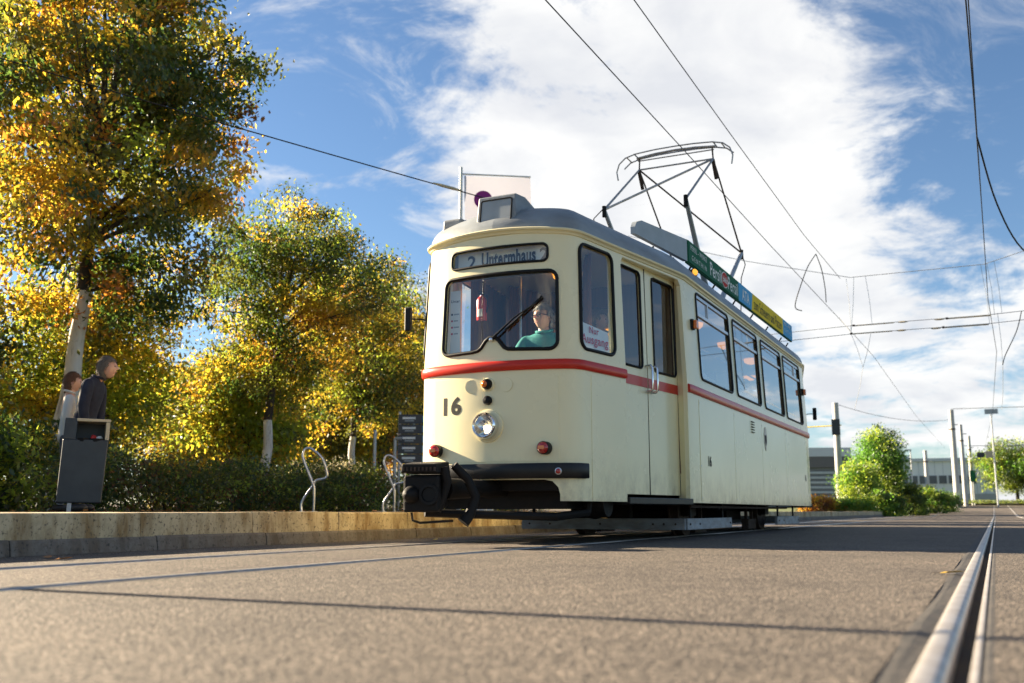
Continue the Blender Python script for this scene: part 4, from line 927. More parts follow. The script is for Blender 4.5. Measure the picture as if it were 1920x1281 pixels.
# older man on the platform: leaning forward, hands together low in front of him
MAN = dict(STAND); MAN.update(waist=(0, .03, 1.11), chest=(0, .08, 1.345), neckbase=(0, .14, 1.48), neck=(0, .18, 1.52), head=(0, .23, 1.60),
                              shoulderL=(-.19, .10, 1.42), shoulderR=(.19, .10, 1.42), elbowL=(-.25, .08, 1.13), elbowR=(.25, .08, 1.13), wristL=(-.22, .12, .88), wristR=(.22, .12, .88))
make_person('older man in a navy jacket leaning forward behind the litter bin', (-9.25, 8.06, .272), math.radians(-62), MAN, navy, jeans, hair_greybrown, thick=1.16, hair_len=.2, head_rot=(math.radians(5), 0, math.radians(8)), coat_to=Vector((0, .02, .72)), sc=1.015)
P2 = dict(STAND); P2.update(elbowL=(-.24, .10, 1.14), wristL=(-.12, .26, 1.08))
make_person('person with short brown hair in a pale jacket, half hidden by the man', (-9.91, 8.41, .272), math.radians(-40), P2, palecloth, greycloth, hair_brown, hair_len=.2, sc=.955, coat_to=Vector((0, 0, .82)))
# tram crew and passengers
def in_tram(u, s, z): return tuple(Vector((X0, S0, 0)) + L3(u, s, z))
DRV = dict(SIT); DRV.update(kneeL=(-.11, .22, .02), kneeR=(.11, .22, .02), ankleL=(-.11, .12, -.38), ankleR=(.11, .12, -.38), elbowL=(-.25, .12, .32), wristL=(-.20, .24, .34), elbowR=(.25, .12, .32), wristR=(.18, .24, .34))
make_person('driver with grey hair and glasses in a teal shirt behind the windscreen', in_tram(.285, 8.27, 1.295), PI, DRV, teal, greycloth, hair_grey, glasses=True, thick=1.1, head_rot=(0, 0, math.radians(-18)), sc=1.0)
part('driver_seat', MB().box(L3(.08, 8.36, 1.26), L3(.50, 8.62, 1.32)).box(L3(.25, 8.45, .66), L3(.35, 8.55, 1.27)), seatm, tram)
make_person('passenger in a pale blue shirt standing by the front doors', in_tram(.30, 9.55, .66), math.radians(-70), STAND, paleblue, greycloth, hair_greybrown, sleeve=False, sc=.98)
make_person('passenger in a pale top seated at the first saloon window', in_tram(.78, 11.28, 1.28), PI, SIT, palecloth, greycloth, hair_grey, sc=1.0)
make_person('passenger in blue seated at the third saloon window', in_tram(.78, 14.35, 1.28), PI, SIT, paleblue, greycloth, hair_brown, sc=1.0)
make_person('passenger in a dark jacket seated in the last saloon row', in_tram(.78, 16.1, 1.28), PI, SIT, navy, greycloth, hair_grey, sc=1.0)

# ------------------------------------------------------------------ platform furniture
bn = thing('litter_bin', 'dark grey litter bin with a beige rim at the platform edge', 'bin', (-8.24, 7.20, .272), math.radians(50)); bn.scale = (.84, .9, .99); bn.rotation_euler[1] = math.radians(.6)
for y in (-.13, .13): part('post', MB().box((-.13, y - .02, 0), (-.085, y + .02, .3)), galv, bn)
sh_ = [(-.25, -.17), (.25, -.17), (.25, .17), (-.25, .17)]
bevel(part('bin_body', MB().hexa([(-.255, -.17, .09), (.235, -.17, .09), (.235, .17, .09), (-.255, .17, .09), (-.235, -.17, .72), (.265, -.17, .72), (.265, .17, .72), (-.235, .17, .72)]), anthr, bn), .012)
part('side_cheek', MB().hexa([(-.235, -.17, .722), (-.10, -.17, .722), (-.10, .17, .722), (-.235, .17, .722), (-.225, -.17, .93), (-.09, -.17, .93), (-.09, .17, .93), (-.225, .17, .93)]), anthr, bn)
part('rear_wall', MB().box((-.095, .14, .722), (.265, .168, .90)), anthr, bn)
part('end_wall', MB().box((.225, -.168, .722), (.268, .138, .90)), beige, bn)
bevel(part('lid', MB().box((-.10, -.175, .902), (.275, .172, .930)), beige, bn), .005)
part('liner_bag', MB().sheet([[(x, -.165 + .012 * math.sin(x * 37), z) for x in (-.08, -.02, .04, .10, .16, .22)] for z in (.70, .735)]).sheet([[(x, y, .715 + .02 * math.sin(x * 31 + y * 17)) for x in (-.08, 0, .08, .16, .22)] for y in (-.15, -.05, .05, .13)]), ink, bn)
part('litter', MB().lathe([(0, 0), (.035, .02), (.03, .06), (0, .07)], (.09, -.05, .71), (.3, .2, 1), 8), extred, bn)
part('litter', MB().lathe([(0, 0), (.045, .02), (.035, .05), (0, .06)], (.17, -.03, .71), (-.3, .2, 1), 8), white, bn)
def rack(px, py, rz, label):
    r = thing('bicycle_stand', label, 'bike stand', (px, py, .272), rz, 'steel bicycle stands on the platform')
    a = [(-.06, 0, 0), (-.06, 0, .14), (.08, 0, .36), (.13, 0, .43), (.24, 0, .455), (.27, 0, .52), (.20, 0, .72), (.06, 0, .85), (-.02, 0, .865), (-.06, 0, .81), (-.05, 0, .70), (.08, 0, .40), (.11, 0, .30), (.11, 0, 0)]
    b = []
    for i in range(len(a) - 1):
        p0, p1, p2, p3 = (Vector(a[max(0, i - 1)]), Vector(a[i]), Vector(a[i + 1]), Vector(a[min(len(a) - 1, i + 2)]))
        for k in range(4):
            t = k / 4; b.append(.5 * ((2 * p1) + (p2 - p0) * t + (2 * p0 - 5 * p1 + 4 * p2 - p3) * t * t + (-p0 + 3 * p1 - 3 * p2 + p3) * t ** 3))
    b.append(Vector(a[-1])); b = [p + Vector((0, .03 * math.sin(i * .1), 0)) for i, p in enumerate(b)]
    part('bent_tube', MB().tube(b, .019, 10), alu, r, 60)
    for x in (-.06, .11): part('foot_plate', MB().lathe([(.05, 0), (.05, .008), (.02, .012)], (x, 0, 0), (0, 0, 1), 14), alu, r)
rack(-8.50, 11.22, math.radians(25), 'bent steel bicycle stand farther from the tram, beside the hedge')
rack(-8.49, 13.25, math.radians(25), 'bent steel bicycle stand just behind the tram coupler')
plateg = mat('plate_grey', (.09, .09, .095), .6, spec=.2)
sgn = thing('direction_sign', 'grey direction sign with stacked name plates left of the tram', 'sign', (-11.47, 18.95, .26), math.radians(25))
for x in (-.34, .34): part('post', MB().tube([(x, 0, 0), (x, 0, 2.2)], .03, 8), galv, sgn)
for k in range(5):
    pl_ = part('name_plate', MB().box((-.36, -.035, 1.05 + k * .22), (.36, -.02, 1.255 + k * .22)), plateg, sgn)
    part('arrow_field', MB().box((.17, -.038, 1.08 + k * .22), (.33, -.0355, 1.225 + k * .22)), board_blue, pl_)
    part('printed_line', MB().box((-.27, -.038, 1.15 + k * .22), (.02, -.0355, 1.20 + k * .22)), white, pl_)
    part('printed_line', MB().box((-.22, -.038, 1.10 + k * .22), (-.02, -.0355, 1.13 + k * .22)), boxgrey, pl_)
for x, y, h, lb in ((-12.15, 18.4, 1.75, 'slim steel post standing left of the direction sign'), (-11.85, 18.75, 1.62, 'steel post with a small cap near the direction sign')):
    p = thing('post', lb, 'post', (x, y, .26)); part('shaft', MB().tube([(0, 0, 0), (0, 0, h)], .035, 10), galv, p); part('cap', MB().tube([(0, 0, h), (.0, 0, h + .03)] if h > 1.7 else [(0, 0, h - .02), (.14, .05, h - .02)], .04, 8), galv, p)
# white banner on a mast behind the tram
bnr = thing('banner_flag', 'white banner flag with a purple dot on a mast behind the tram roof', 'flag', (-11.1, 20.3, .26))
part('mast', MB().tube([(0, 0, 0), (0, 0, 8.25)], [.06, .04], 10), whitepaint, bnr, 60)
part('arm', MB().tube([(0, 0, 8.08), (1.5, .77, 8.02)], .022, 8), whitepaint, bnr)
flag = mat('flag_cloth', (.58, .58, .66), .8); _nt = flag.node_tree; _t = _nt.nodes.new('ShaderNodeBsdfTranslucent'); _t.inputs[0].default_value = (.62, .62, .70, 1); _mx = _nt.nodes.new('ShaderNodeMixShader'); _mx.inputs[0].default_value = .35
_nt.links.new(_nt.nodes['Principled BSDF'].outputs[0], _mx.inputs[1]); _nt.links.new(_t.outputs[0], _mx.inputs[2]); _nt.links.new(_mx.outputs[0], _nt.nodes['Material Output'].inputs[0])
part('cloth', MB().sheet([[(.08 + 1.42 * t, .04 + .73 * t + .03 * math.sin(z * 3 + t * 5), z - .04 * t) for t in (0, .2, .4, .6, .8, 1)] for z in (8.03, 7.6, 7.2, 6.8, 6.4, 6.0, 5.6, 5.2)]), flag, bnr, 80)
purple = mat('purple_dot', (.30, .02, .22), .7)
part('printed_dot', MB().prism([(.50 + .22 * math.cos(a) * .89, .50 * .51 - .055 + .22 * math.cos(a) * .46, 7.42 + .22 * math.sin(a)) for a in [2 * PI * i / 24 for i in range(24)]], (.01, -.02, 0)), purple, bnr)
for x, y, c, hh, nm, lb in ((-8.6, 16.6, whitepaint, .33, 'bollard', 'low white concrete bollard under the tram coupler'), (-9.4, 24.5, board_yellow, .40, 'bollard', 'low yellow bollard seen beneath the tram front')):
    p = thing(nm, lb, 'bollard', (x, y, .272)); bevel(part('block', MB().hexa([(-.2, -.15, 0), (.2, -.15, 0), (.2, .15, 0), (-.2, .15, 0), (-.18, -.13, hh), (.18, -.13, hh), (.18, .13, hh), (-.18, .13, hh)]), c, p), .02)
    part('cap', MB().lathe([(.10, hh), (.09, hh + .03), (0, hh + .04)], (0, 0, 0), (0, 0, 1), 12), c, p)
# ------------------------------------------------------------------ overhead line
def wire(name, label, pts, r, m_=rubber, group=None, ins=()):
    if name == 'feeder_loop':                 # a hanging cable bends smoothly
        P_ = [Vector(p) for p in pts]; sm = []
        for i in range(len(P_) - 1):
            p0, p1, p2, p3 = P_[max(0, i - 1)], P_[i], P_[i + 1], P_[min(len(P_) - 1, i + 2)]
            for k in range(6):
                t = k / 6; sm.append(.5 * ((2 * p1) + (p2 - p0) * t + (2 * p0 - 5 * p1 + 4 * p2 - p3) * t * t + (-p0 + 3 * p1 - 3 * p2 + p3) * t ** 3))
        pts = sm + [P_[-1]]
    w_ = thing(name, label, 'wire', tuple(pts[0]), group=group); o = Vector(pts[0])
    part('conductor', MB().tube([Vector(p) - o for p in pts], r, 5, caps=False), m_, w_)
    for a, b in ins: part('insulator', MB().tube([Vector(a) - o, Vector(a).lerp(Vector(b), .3) - o, Vector(a).lerp(Vector(b), .7) - o, Vector(b) - o], [r * 1.3, r * 2.8, r * 2.8, r * 1.3], 8), beige, w_)
    return w_
def cat_(a, b, sag, k=10): return [Vector(a).lerp(Vector(b), i / k) - Vector((0, 0, sag * 4 * (i / k) * (1 - i / k))) for i in range(k + 1)]
wire('contact_wire', 'contact wire that the tram pantograph touches', [(-4.05, -15, 5.6), (-3.90, 8.7, 5.6), (-3.82, 13.8, 5.605), (-3.74, 20, 5.6), (-3.56, 29.3, 5.6), (-3.52, 37, 5.7), (-3.8, 62, 5.75), (-4.2, 110, 6.6)], .0075)
wire('messenger_wire', 'messenger wire hung above the left contact wire', [(-3.62, -15, 6.9), (-3.57, 10.9, 6.5), (-3.55, 15.7, 6.5), (-3.5, 22.7, 6.5), (-3.42, 28.1, 6.62)], .0075)
wire('contact_wire', 'contact wire over the right track at the upper right', [(0, -15, 5.5), (.10, 10.6, 5.5), (.13, 13.7, 5.5), (.165, 19.7, 5.5), (.20, 27, 5.5), (.4, 36.4, 5.5), (.2, 62, 5.6), (-.6, 112, 6.6)], .009)
wire('messenger_wire', 'messenger wire just above the right contact wire', [(.05, -15, 6.9), (.15, 13, 6.6), (.19, 22, 6.55), (.22, 28, 6.62)], .009)
wire('span_wire', 'span wire crossing the upper left sky towards the tram roof', cat_((-14.5, 2.2, 6.6), (-7.5, 14.55, 5.56), .05) + [Vector((-6.5, 16.3, 5.38)), Vector((-5.5, 18.1, 5.2)), Vector((-5.2, 18.7, 3.2)), Vector((-5.7, 18.7, .3))], .010, ins=[((-8.0, 13.67, 5.63), (-7.72, 14.16, 5.6))])
for z0, z1, lb, ins in ((7.55, 6.60, 'upper span wire across both tracks', []),
                        (5.05, 5.26, 'middle span wire with tube insulators above both tracks', [((-2.0, 28, 5.255), (-1.75, 28, 5.255)), ((-1.1, 28, 5.25), (-.85, 28, 5.25))]),
                        (4.90, 5.03, 'lowest span wire with tube insulators above both tracks', [((-2.05, 28, 5.03), (-1.8, 28, 5.03)), ((-1.2, 28, 5.02), (-.95, 28, 5.02))])):
    wire('span_wire', lb, [(-9.5, 28, z0 + (1.0 if z0 > 7 else .0)), (-6.0, 28, (7.38 if z0 > 7 else z1 - .1)), (-3.15, 28, z1), (.18, 28, z1 + .01), (1.12, 28, z1 + (.26 if z0 > 7 else .05)), (9, 28, z0 + (1.3 if z0 > 7 else .4))], .009, galv, 'span wires of the cross-over span', ins)
for (a, b) in (((-3.13, 28, 5.25), (-2.1, 28, 5.255)), ((-3.2, 28, 5.03), (-2.15, 28, 5.03)), ((-.8, 28, 5.25), (.25, 28, 5.25)), ((-.9, 28, 5.02), (.18, 28, 5.02))):
    t = thing('insulator_rod', 'pale insulator rod on the span wires over the ' + ('left' if a[0] < -2 else 'right') + ' track, ' + ('upper' if a[2] > 5.2 else 'lower') + ' of its pair', 'insulator', a)
    part('rod', MB().tube([(0, 0, 0), Vector(b) - Vector(a)], .017, 6), beige, t); part('clamp', MB().tube([(-.03, 0, .01), (.03, 0, .01)], .03, 6), rust, t)
dr = [((-3.25, 28, 6.58), (-3.2, 28, 5.05)), ((-3.05, 28, 6.6), (-3.2, 28, 5.1)), ((-2.75, 28, 6.6), (-2.65, 28, 5.26)), ((.10, 28, 6.62), (.2, 28, 5.03)), ((.25, 28, 6.62), (.33, 28, 5.26)), ((.42, 28, 6.66), (.5, 28, 5.3)), ((-3.55, 28.5, 5.6), (-3.2, 28, 5.03)), ((-3.2, 28, 5.03), (-2.95, 28, 4.1)), ((-2.7, 28, 5.0), (-2.95, 28, 4.1)), ((-2.95, 28, 4.1), (-3.22, 28, 3.0)), ((.40, 28, 5.3), (.42, 28, 3.9)), ((.42, 28, 3.9), (.45, 40, 3.9))]
DROP = ['leftmost long dropper wire under the left span node', 'second long dropper wire crossing the leftmost one', 'dropper wire above the left insulator rods', 'leftmost dropper wire over the right track', 'middle dropper wire over the right track', 'rightmost dropper wire over the right track',
        'short wire from the left contact wire to the lower span', 'left side of the hanging wire triangle over the left track', 'right side of the hanging wire triangle over the left track', 'wire running down from the hanging triangle to the far mast', 'long vertical wire hanging over the right track', 'low wire running away along the right track']
for i, (a, b) in enumerate(dr):
    wire('dropper_wire', DROP[i], [a, Vector(a).lerp(Vector(b), .5) + Vector((.02, 0, 0)), b], .006, galv, 'dropper wires of the cross span')
wire('feeder_loop', 'long black feeder loop drooping left of the cross span', [(-3.5, 24.4, 6.45), (-3.62, 23.8, 6.0), (-3.75, 23.3, 5.38), (-3.86, 23.3, 5.05), (-3.88, 23.5, 4.96), (-3.82, 23.9, 4.98)], .012)
wire('feeder_loop', 'short black jumper between messenger and left contact wire', [(-3.5, 24.4, 6.45), (-3.5, 25.2, 6.25), (-3.52, 25.8, 5.9), (-3.58, 26.3, 5.62)], .012)
wire('feeder_loop', 'drooping black feeder loop at the upper right edge', [(.14, 15, 5.52), (.35, 16.5, 4.95), (.7, 18, 4.55), (1.3, 20, 4.6)], .014)
wire('feeder_loop', 'black jumper wire hanging by the right contact wire', [(.95, 28, 5.3), (.8, 28, 4.8), (.5, 28, 4.2), (.42, 28, 3.95)], .012)
wire('span_wire', 'span wire from the concrete mast to the far right masts', cat_((-8.6, 66.4, 7.0), (-2.8, 92.6, 8.0), .5), .016, rubber)
sp_ = thing('stop_post', 'tall slim post left of the view whose shadow crosses the road', 'post', (-7.3, 2.62, .272)); part('shaft', MB().tube([(0, 0, 0), (0, 0, 5.2)], .036, 12), galv, sp_, 60); part('lamp_arm', MB().tube([(0, 0, 5.2), (-.5, 0, 5.3)], .03, 8), galv, sp_)
# ------------------------------------------------------------------ trees and shrubs
GREEN, OLIVE, LIME, YELLOW, GOLD, ORANGE, BROWN = (.040, .070, .012), (.095, .100, .014), (.20, .25, .025), (.38, .285, .024), (.38, .225, .020), (.30, .125, .016), (.16, .068, .018)
def leaf_mesh(name, centres, spreads, per, size, colours, rng, droop=.35, aspect=.5):
    """a crown: one small bent leaf per pair of triangles, scattered round many twig ends"""
    C_ = np.repeat(np.asarray(centres), per, axis=0); Sx = np.repeat(np.asarray(spreads), per, axis=0); N_ = len(C_)
    off = np.clip(rng.normal(size=(N_, 3)), -1.75, 1.75) * Sx[:, None] * np.array([1, 1, .62]); pos = C_ + off
    col = np.repeat(np.asarray(colours), per, axis=0) * rng.uniform(.75, 1.25, size=(N_, 1))
    cd = rng.normal(size=(len(centres), 3)); cd /= np.linalg.norm(cd, axis=1)[:, None]      # leaves of one twig lie in similar directions
    d = np.repeat(cd, per, axis=0) * .9 + rng.normal(size=(N_, 3)) * .55; d[:, 2] -= droop * 1.7; d /= np.linalg.norm(d, axis=1)[:, None]
    a = np.cross(d, np.array([[-.25, 0, 1]]) + rng.normal(size=(N_, 3)) * .55); a /= np.maximum(np.linalg.norm(a, axis=1), 1e-6)[:, None]
    nn = np.cross(d, a); ln = size * rng.uniform(.65, 1.35, size=(N_, 1)); wd = ln * aspect
    v = np.stack([pos, pos + d * ln * .5 + a * wd * .5 + nn * ln * .08, pos + d * ln, pos + d * ln * .5 - a * wd * .5 + nn * ln * .08], axis=1).reshape(-1, 3)
    me = bpy.data.meshes.new(name); nf = N_ * 2
    me.vertices.add(N_ * 4); me.vertices.foreach_set('co', v.astype(np.float32).ravel())
    base = np.arange(N_) * 4; tri = np.stack([base, base + 1, base + 2, base, base + 2, base + 3], axis=1).reshape(-1)
    me.loops.add(nf * 3); me.loops.foreach_set('vertex_index', tri.astype(np.int32))
    me.polygons.add(nf); me.polygons.foreach_set('loop_start', (np.arange(nf) * 3).astype(np.int32)); me.polygons.foreach_set('loop_total', np.full(nf, 3, np.int32))
    at = me.attributes.new('leaf_colour', 'FLOAT_COLOR', 'POINT'); rgba = np.ones((N_ * 4, 4), np.float32); rgba[:, :3] = np.repeat(np.clip(col, 0, 1), 4, axis=0); at.data.foreach_set('color', rgba.ravel())
    me.materials.append(leafm); me.update(calc_edges=True); me.validate(); return me
def pick(rng, pal, n_, bias=None):
    cs = np.array([c for c, _ in pal]); w_ = np.array([q for _, q in pal], float); w_ /= w_.sum()
    return cs[rng.choice(len(cs), n_, p=w_)]
def field_pick(rng, pal, pts, ph):
    cs = np.array([c for c, _ in pal]); w_ = np.array([q for _, q in pal], float); cum = np.cumsum(w_ / w_.sum())
    f = np.sin(pts[:, 0] * 1.3 + ph[0]) * np.sin(pts[:, 1] * 1.2 + ph[1]) + np.sin(pts[:, 2] * 1.7 + ph[2]) * .8 + np.sin(pts[:, 0] * 2.9 + pts[:, 2] * 2.1 + ph[3]) * .6
    f = f + rng.normal(size=len(pts)) * .38; rk = np.argsort(np.argsort(f)) / len(pts)
    return cs[np.minimum(np.searchsorted(cum, rk), len(cs) - 1)]
def tree(label, base, height, fork, crown_c, crown_r, n_cl, per, size, pal, seed, trunk_r=.1, lean=(0, 0), limewash_to=None, group=None, name='deciduous_tree', spread=.26, outer=None, holes=.42):
    rng = np.random.default_rng(seed); rnd = random.Random(seed); T_ = thing(name, label, 'tree', base, group=group)
    cc = np.array(crown_c); cr = np.array(crown_r)
    # twig ends fill the crown, thinned into clumps with gaps between them
    pts = []; ph = rng.uniform(0, 6.28, 6)
    while len(pts) < n_cl:
        d = rng.normal(size=3); d /= np.linalg.norm(d); r = rng.uniform(.12, 1) ** .45
        bump_ = 1 + .20 * math.sin(3 * math.atan2(d[1], d[0]) + ph[0]) * math.cos(2.5 * d[2] + ph[1]) + .14 * math.sin(7 * d[0] + ph[2]) * math.sin(6 * d[2] + ph[3])
        p = cc + d * cr * r * bump_
        h = math.sin(p[0] * 2.9 + ph[4]) * math.sin(p[1] * 2.7 + ph[5]) * math.sin(p[2] * 3.1 + ph[0])
        if h < -holes or p[2] < 1.6 * (height / 7): continue
        pts.append(p)
    pts = np.array(pts); nrm = np.linalg.norm((pts - cc) / cr, axis=1)
    col = field_pick(rng, pal, pts, ph)
    if outer is not None:
        m_ = (nrm + rng.normal(size=n_cl) * .18) > .85; col[m_] = pick(rng, outer, int(m_.sum()))
    link('crown', leaf_mesh('crown', pts, rng.uniform(.6, 1.3, n_cl) * spread, per, size, col, rng), T_)
    fx, fy = lean; F_ = Vector((fx, fy, fork)); ks = 10
    path = [Vector((fx * (k / ks) ** 1.2 + .02 * math.sin(k * 1.7 + seed), fy * (k / ks) ** 1.2 + .02 * math.cos(k * 1.3 + seed), fork * k / ks)) for k in range(ks + 1)]
    rad = [trunk_r * (1.22 - .45 * k / ks) * (1.25 if k == 0 else 1) for k in range(ks + 1)]
    cut = ks if limewash_to is None else max(1, min(ks, round(limewash_to / fork * ks)))
    if limewash_to is not None:
        part('trunk', MB().tube(path[:cut + 1], rad[:cut + 1], 12), limewash, T_, 60)
        if cut < ks: part('upper_trunk', MB().tube(path[cut:], [r * .995 for r in rad[cut:]], 12), bark, T_, 60)
    else: part('trunk', MB().tube(path, rad, 10), bark, T_, 60)
    lb = MB(); order = rng.permutation(n_cl)[:min(n_cl, 46)]; top = Vector((cc[0] * .6 + fx * .4, cc[1] * .6 + fy * .4, cc[2] + cr[2] * .75))
    main = [F_.lerp(top, t) + Vector((.08 * math.sin(5 * t + seed), .08 * math.cos(4 * t + seed), 0)) for t in (0, .2, .4, .6, .8, 1)]
    lb.tube(main, [trunk_r * (.78 - .13 * k) for k in range(6)], 8)
    for i in order:
        e = Vector(pts[i]); t = min(.8, max(0, (e.z - fork) / max(.1, top.z - fork) * .55)); k = int(t * 5); st = main[k].lerp(main[k + 1], t * 5 - k)
        mid = st.lerp(e, .5) + Vector((rnd.uniform(-.2, .2), rnd.uniform(-.2, .2), rnd.uniform(.0, .35)))
        lb.tube([st, st.lerp(mid, .6), mid, mid.lerp(e, .6), e], [trunk_r * .34, trunk_r * .26, trunk_r * .18, trunk_r * .11, .006], 5, caps=False)
    for i in rng.permutation(n_cl)[:min(n_cl, 220)]:          # fine twigs that carry the outer leaves
        e = Vector(pts[i]); q = e + (Vector(cc) - e) * rnd.uniform(.12, .3) - Vector((0, 0, rnd.uniform(0, .25))); t = e + (e - Vector(cc)).normalized() * spread * 1.2
        lb.tube([q, e, t], [.012, .008, .003], 4, caps=False)
    part('limbs', lb, bark, T_, 60)
    return T_
AUT = [(GREEN, 4), (OLIVE, 4), (LIME, 1), (YELLOW, 1.6), (GOLD, 1.3)]; AUTO = [(GREEN, 2), (OLIVE, 3), (YELLOW, 2.2), (GOLD, 3), (ORANGE, 1.8), (BROWN, .7)]; AUT1 = [(GREEN, 3.5), (OLIVE, 4), (LIME, .8), (YELLOW, 1.6), (GOLD, 1)]; FRESH = (.095, .20, .022)
YEL = [(LIME, 3.5), (YELLOW, 3.5), (OLIVE, 3.5), (GOLD, .8)]; MIX = [(GREEN, 2), (OLIVE, 4), (LIME, 2), (YELLOW, 2.4), (GOLD, 1.4), (ORANGE, .5)]; ORG = [(ORANGE, 4), (GOLD, 3), (BROWN, 2), (YELLOW, 1)]; GRN = [(GREEN, 3), (LIME, 3), (OLIVE, 2), ((.095, .20, .022), 3)]
tree('large limewashed tree with brown and golden leaves at the far left', (-15.33, 12.8, .25), 11.2, 4.05, (.30, .1, 7.35), (3.1, 3.1, 4.0), 760, 90, .118, AUT1, 11, .16, (.40, .05), 3.85, outer=AUTO, spread=.25, holes=.22)
tree('limewashed tree with yellow leaves, second from the left along the hedge', (-14.5, 17.6, .25), 7.0, 2.9, (.35, .2, 4.75), (1.95, 1.95, 2.45), 480, 90, .085, MIX, 12, .105, (.1, 0), 2.0, outer=AUT, spread=.22, holes=.25)
tree('limewashed slender tree with green and yellow leaves, third along the hedge', (-16.3, 23.5, .28), 7.4, 2.6, (.1, .1, 4.7), (2.0, 2.0, 2.75), 360, 110, .095, MIX, 13, .10, (.05, 0), 1.95, outer=MIX, spread=.28)
tree('limewashed staked tree nearest the left side of the tram', (-18.3, 28.1, .3), 7.6, 2.2, (.5, .1, 4.6), (2.2, 2.2, 2.9), 360, 110, .10, MIX, 14, .17, (.0, 0), 1.25, outer=AUT, spread=.3)
st = thing('tree_stake', 'thin grey stake beside the staked tree left of the tram', 'stake', (-18.65, 27.6, .3)); part('stake', MB().tube([(0, 0, 0), (.03, 0, 1.55)], .035, 8), galv, st); part('tie', MB().tube([(0, 0, 1.3), (.3, .3, 1.3)], .015, 6), rubber, st)
bgl = [((-19.5, 12.5), 4.6, YEL, 21, 'yellow leafed park tree behind the man on the platform'), ((-17.2, 15.2), 5.2, YEL, 22, 'thin young yellow tree with a bare trunk beyond the hedge'), ((-22, 19.5), 4.7, MIX, 23, 'broad green and yellow park tree beyond the hedge'),
       ((-24.5, 25.5), 5.0, AUT, 24, 'olive park tree in the second row beyond the hedge'), ((-27, 31), 6.2, YEL, 25, 'golden park tree far beyond the hedge'), ((-23.2, 34), 5.4, ORG, 26, 'orange leafed park tree left of the tram front'),
       ((-15.6, 9.6), 4.6, AUT, 27, 'brown and olive park tree cut by the left edge'), ((-30, 22), 5.4, AUT, 28, 'tall dim tree at the back of the park'), ((-34, 40), 8.0, MIX, 29, 'tall yellow-green tree at the back of the park near the tram'),
       ((-22.4, 36.5), 8.0, AUT, 30, 'green and gold tree whose crown touches the tram edge'), ((-24, 14), 5.0, MIX, 31, 'olive tree at the back of the park by the left edge'), ((-19.0, 26.5), 4.6, YEL, 32, 'low yellow tree between the limewashed trunks'), ((-21.5, 29.5), 5.0, MIX, 33, 'rounded lime and olive tree behind the staked tree'), ((-16.2, 18.8), 4.0, YEL, 34, 'small golden tree just behind the second limewashed trunk'), ((-28, 17), 4.6, YEL, 35, 'golden tree at the back of the park behind the thin young tree')]
for (x, y), h_, pal, sd, lb in bgl:
    rr = h_ * .33; tree(lb, (x, y, .3), h_, h_ * .28, (0, 0, h_ * .60), (rr * 1.08, rr * 1.08, h_ * .42), 260, 85, .115, pal, sd, .075, (.05, .05), None, spread=.34, holes=.5)
# street trees on the far side of the platform, behind the tram: they shade the road farther up
for k, (x, y, h_) in enumerate(((-13.5, 36, 6.0), (-12.5, 43, 5.6), (-13.2, 49, 6.0), (-12.6, 56, 5.2))):
    tree(('platform tree behind the tram, nearest to its front', 'platform tree behind the middle of the tram', 'taller platform tree behind the tram rear', 'farthest platform tree, close to the orange bush')[k], (x, y, .27), h_, 1.8, (0, 0, h_ * .6), (1.7, 1.7, h_ * .36), 130, 70, .12, MIX, 50 + k, .09, spread=.36)
def shrub(label, base, size, n_cl, per, leaf, pal, seed, name='shrub', spread=.16, cat='shrub', stems=10, upright=False):
    rng = np.random.default_rng(seed); S_ = thing(name, label, cat, base); sx, sy, sz = size
    p = rng.uniform(-1, 1, size=(n_cl * 3, 3)); p[:, 2] = rng.uniform(0, 1, n_cl * 3)
    e = (np.abs(p[:, 0]) ** 3 + np.abs(p[:, 1]) ** 3 + (p[:, 2] * (1 + .16 * np.sin(p[:, 0] * 9 + seed) + .1 * np.sin(p[:, 0] * 23))) ** 4); p = p[e < 1.0]
    sh2 = np.maximum(np.abs(p[:, 1]), p[:, 2]) > .45; p = p[sh2][:n_cl]; p = p * np.array([sx, sy, sz])
    link('foliage', leaf_mesh('foliage', p, rng.uniform(.6, 1.3, len(p)) * spread, per, leaf, pick(rng, pal, len(p)), rng, .1), S_)
    sb = MB()
    for q in p[:stems * 2]: sb.tube([(q[0] * .8, q[1] * .5, 0), (q[0] * .9, q[1] * .7, q[2] * .5), tuple(q)], [.012, .009, .004], 5, caps=False)
    part('stems', sb, bark, S_); return S_
HED = [(GREEN, 4), (OLIVE, 4), (LIME, 1.5), (BROWN, 1)]
def hedge(label, a, b, depth, h_, n_cl, pal, seed, **k):
    a, b = Vector(a), Vector(b); c = (a + b) / 2; o = shrub(label, tuple(c), ((b - a).length / 2, depth, h_), n_cl, 46, .06, pal, seed, 'hedge', .15, 'hedge', 60); o.rotation_euler = (0, 0, math.atan2(b.y - a.y, b.x - a.x)); return o
hedge('low dark green hedge along the back of the platform', (-11.0, 8.6, .26), (-11.6, 18.2, .26), .75, .80, 900, HED, 61)
hedge('low green hedge running on behind the bicycle stands', (-11.7, 18.3, .26), (-14.5, 32, .26), .9, .95, 700, HED, 62)
shrub('bright green bush at the left edge behind the litter bin', (-10.9, 7.35, .26), (1.1, .9, 1.15), 260, 60, .085, [(GREEN, 3), (LIME, 4), (OLIVE, 3)], 63)
shrub('shrub with pale blossom clusters beside the bicycle stand', (-12.35, 17.1, .26), (1.2, .8, 1.0), 240, 60, .06, [(OLIVE, 3), (GREEN, 3), ((.55, .48, .28), 2.4)], 64)
shrub('orange autumn shrub left of the tram lamp', (-17.5, 30.5, .3), (1.6, 1.2, 2.2), 220, 60, .09, ORG, 65)
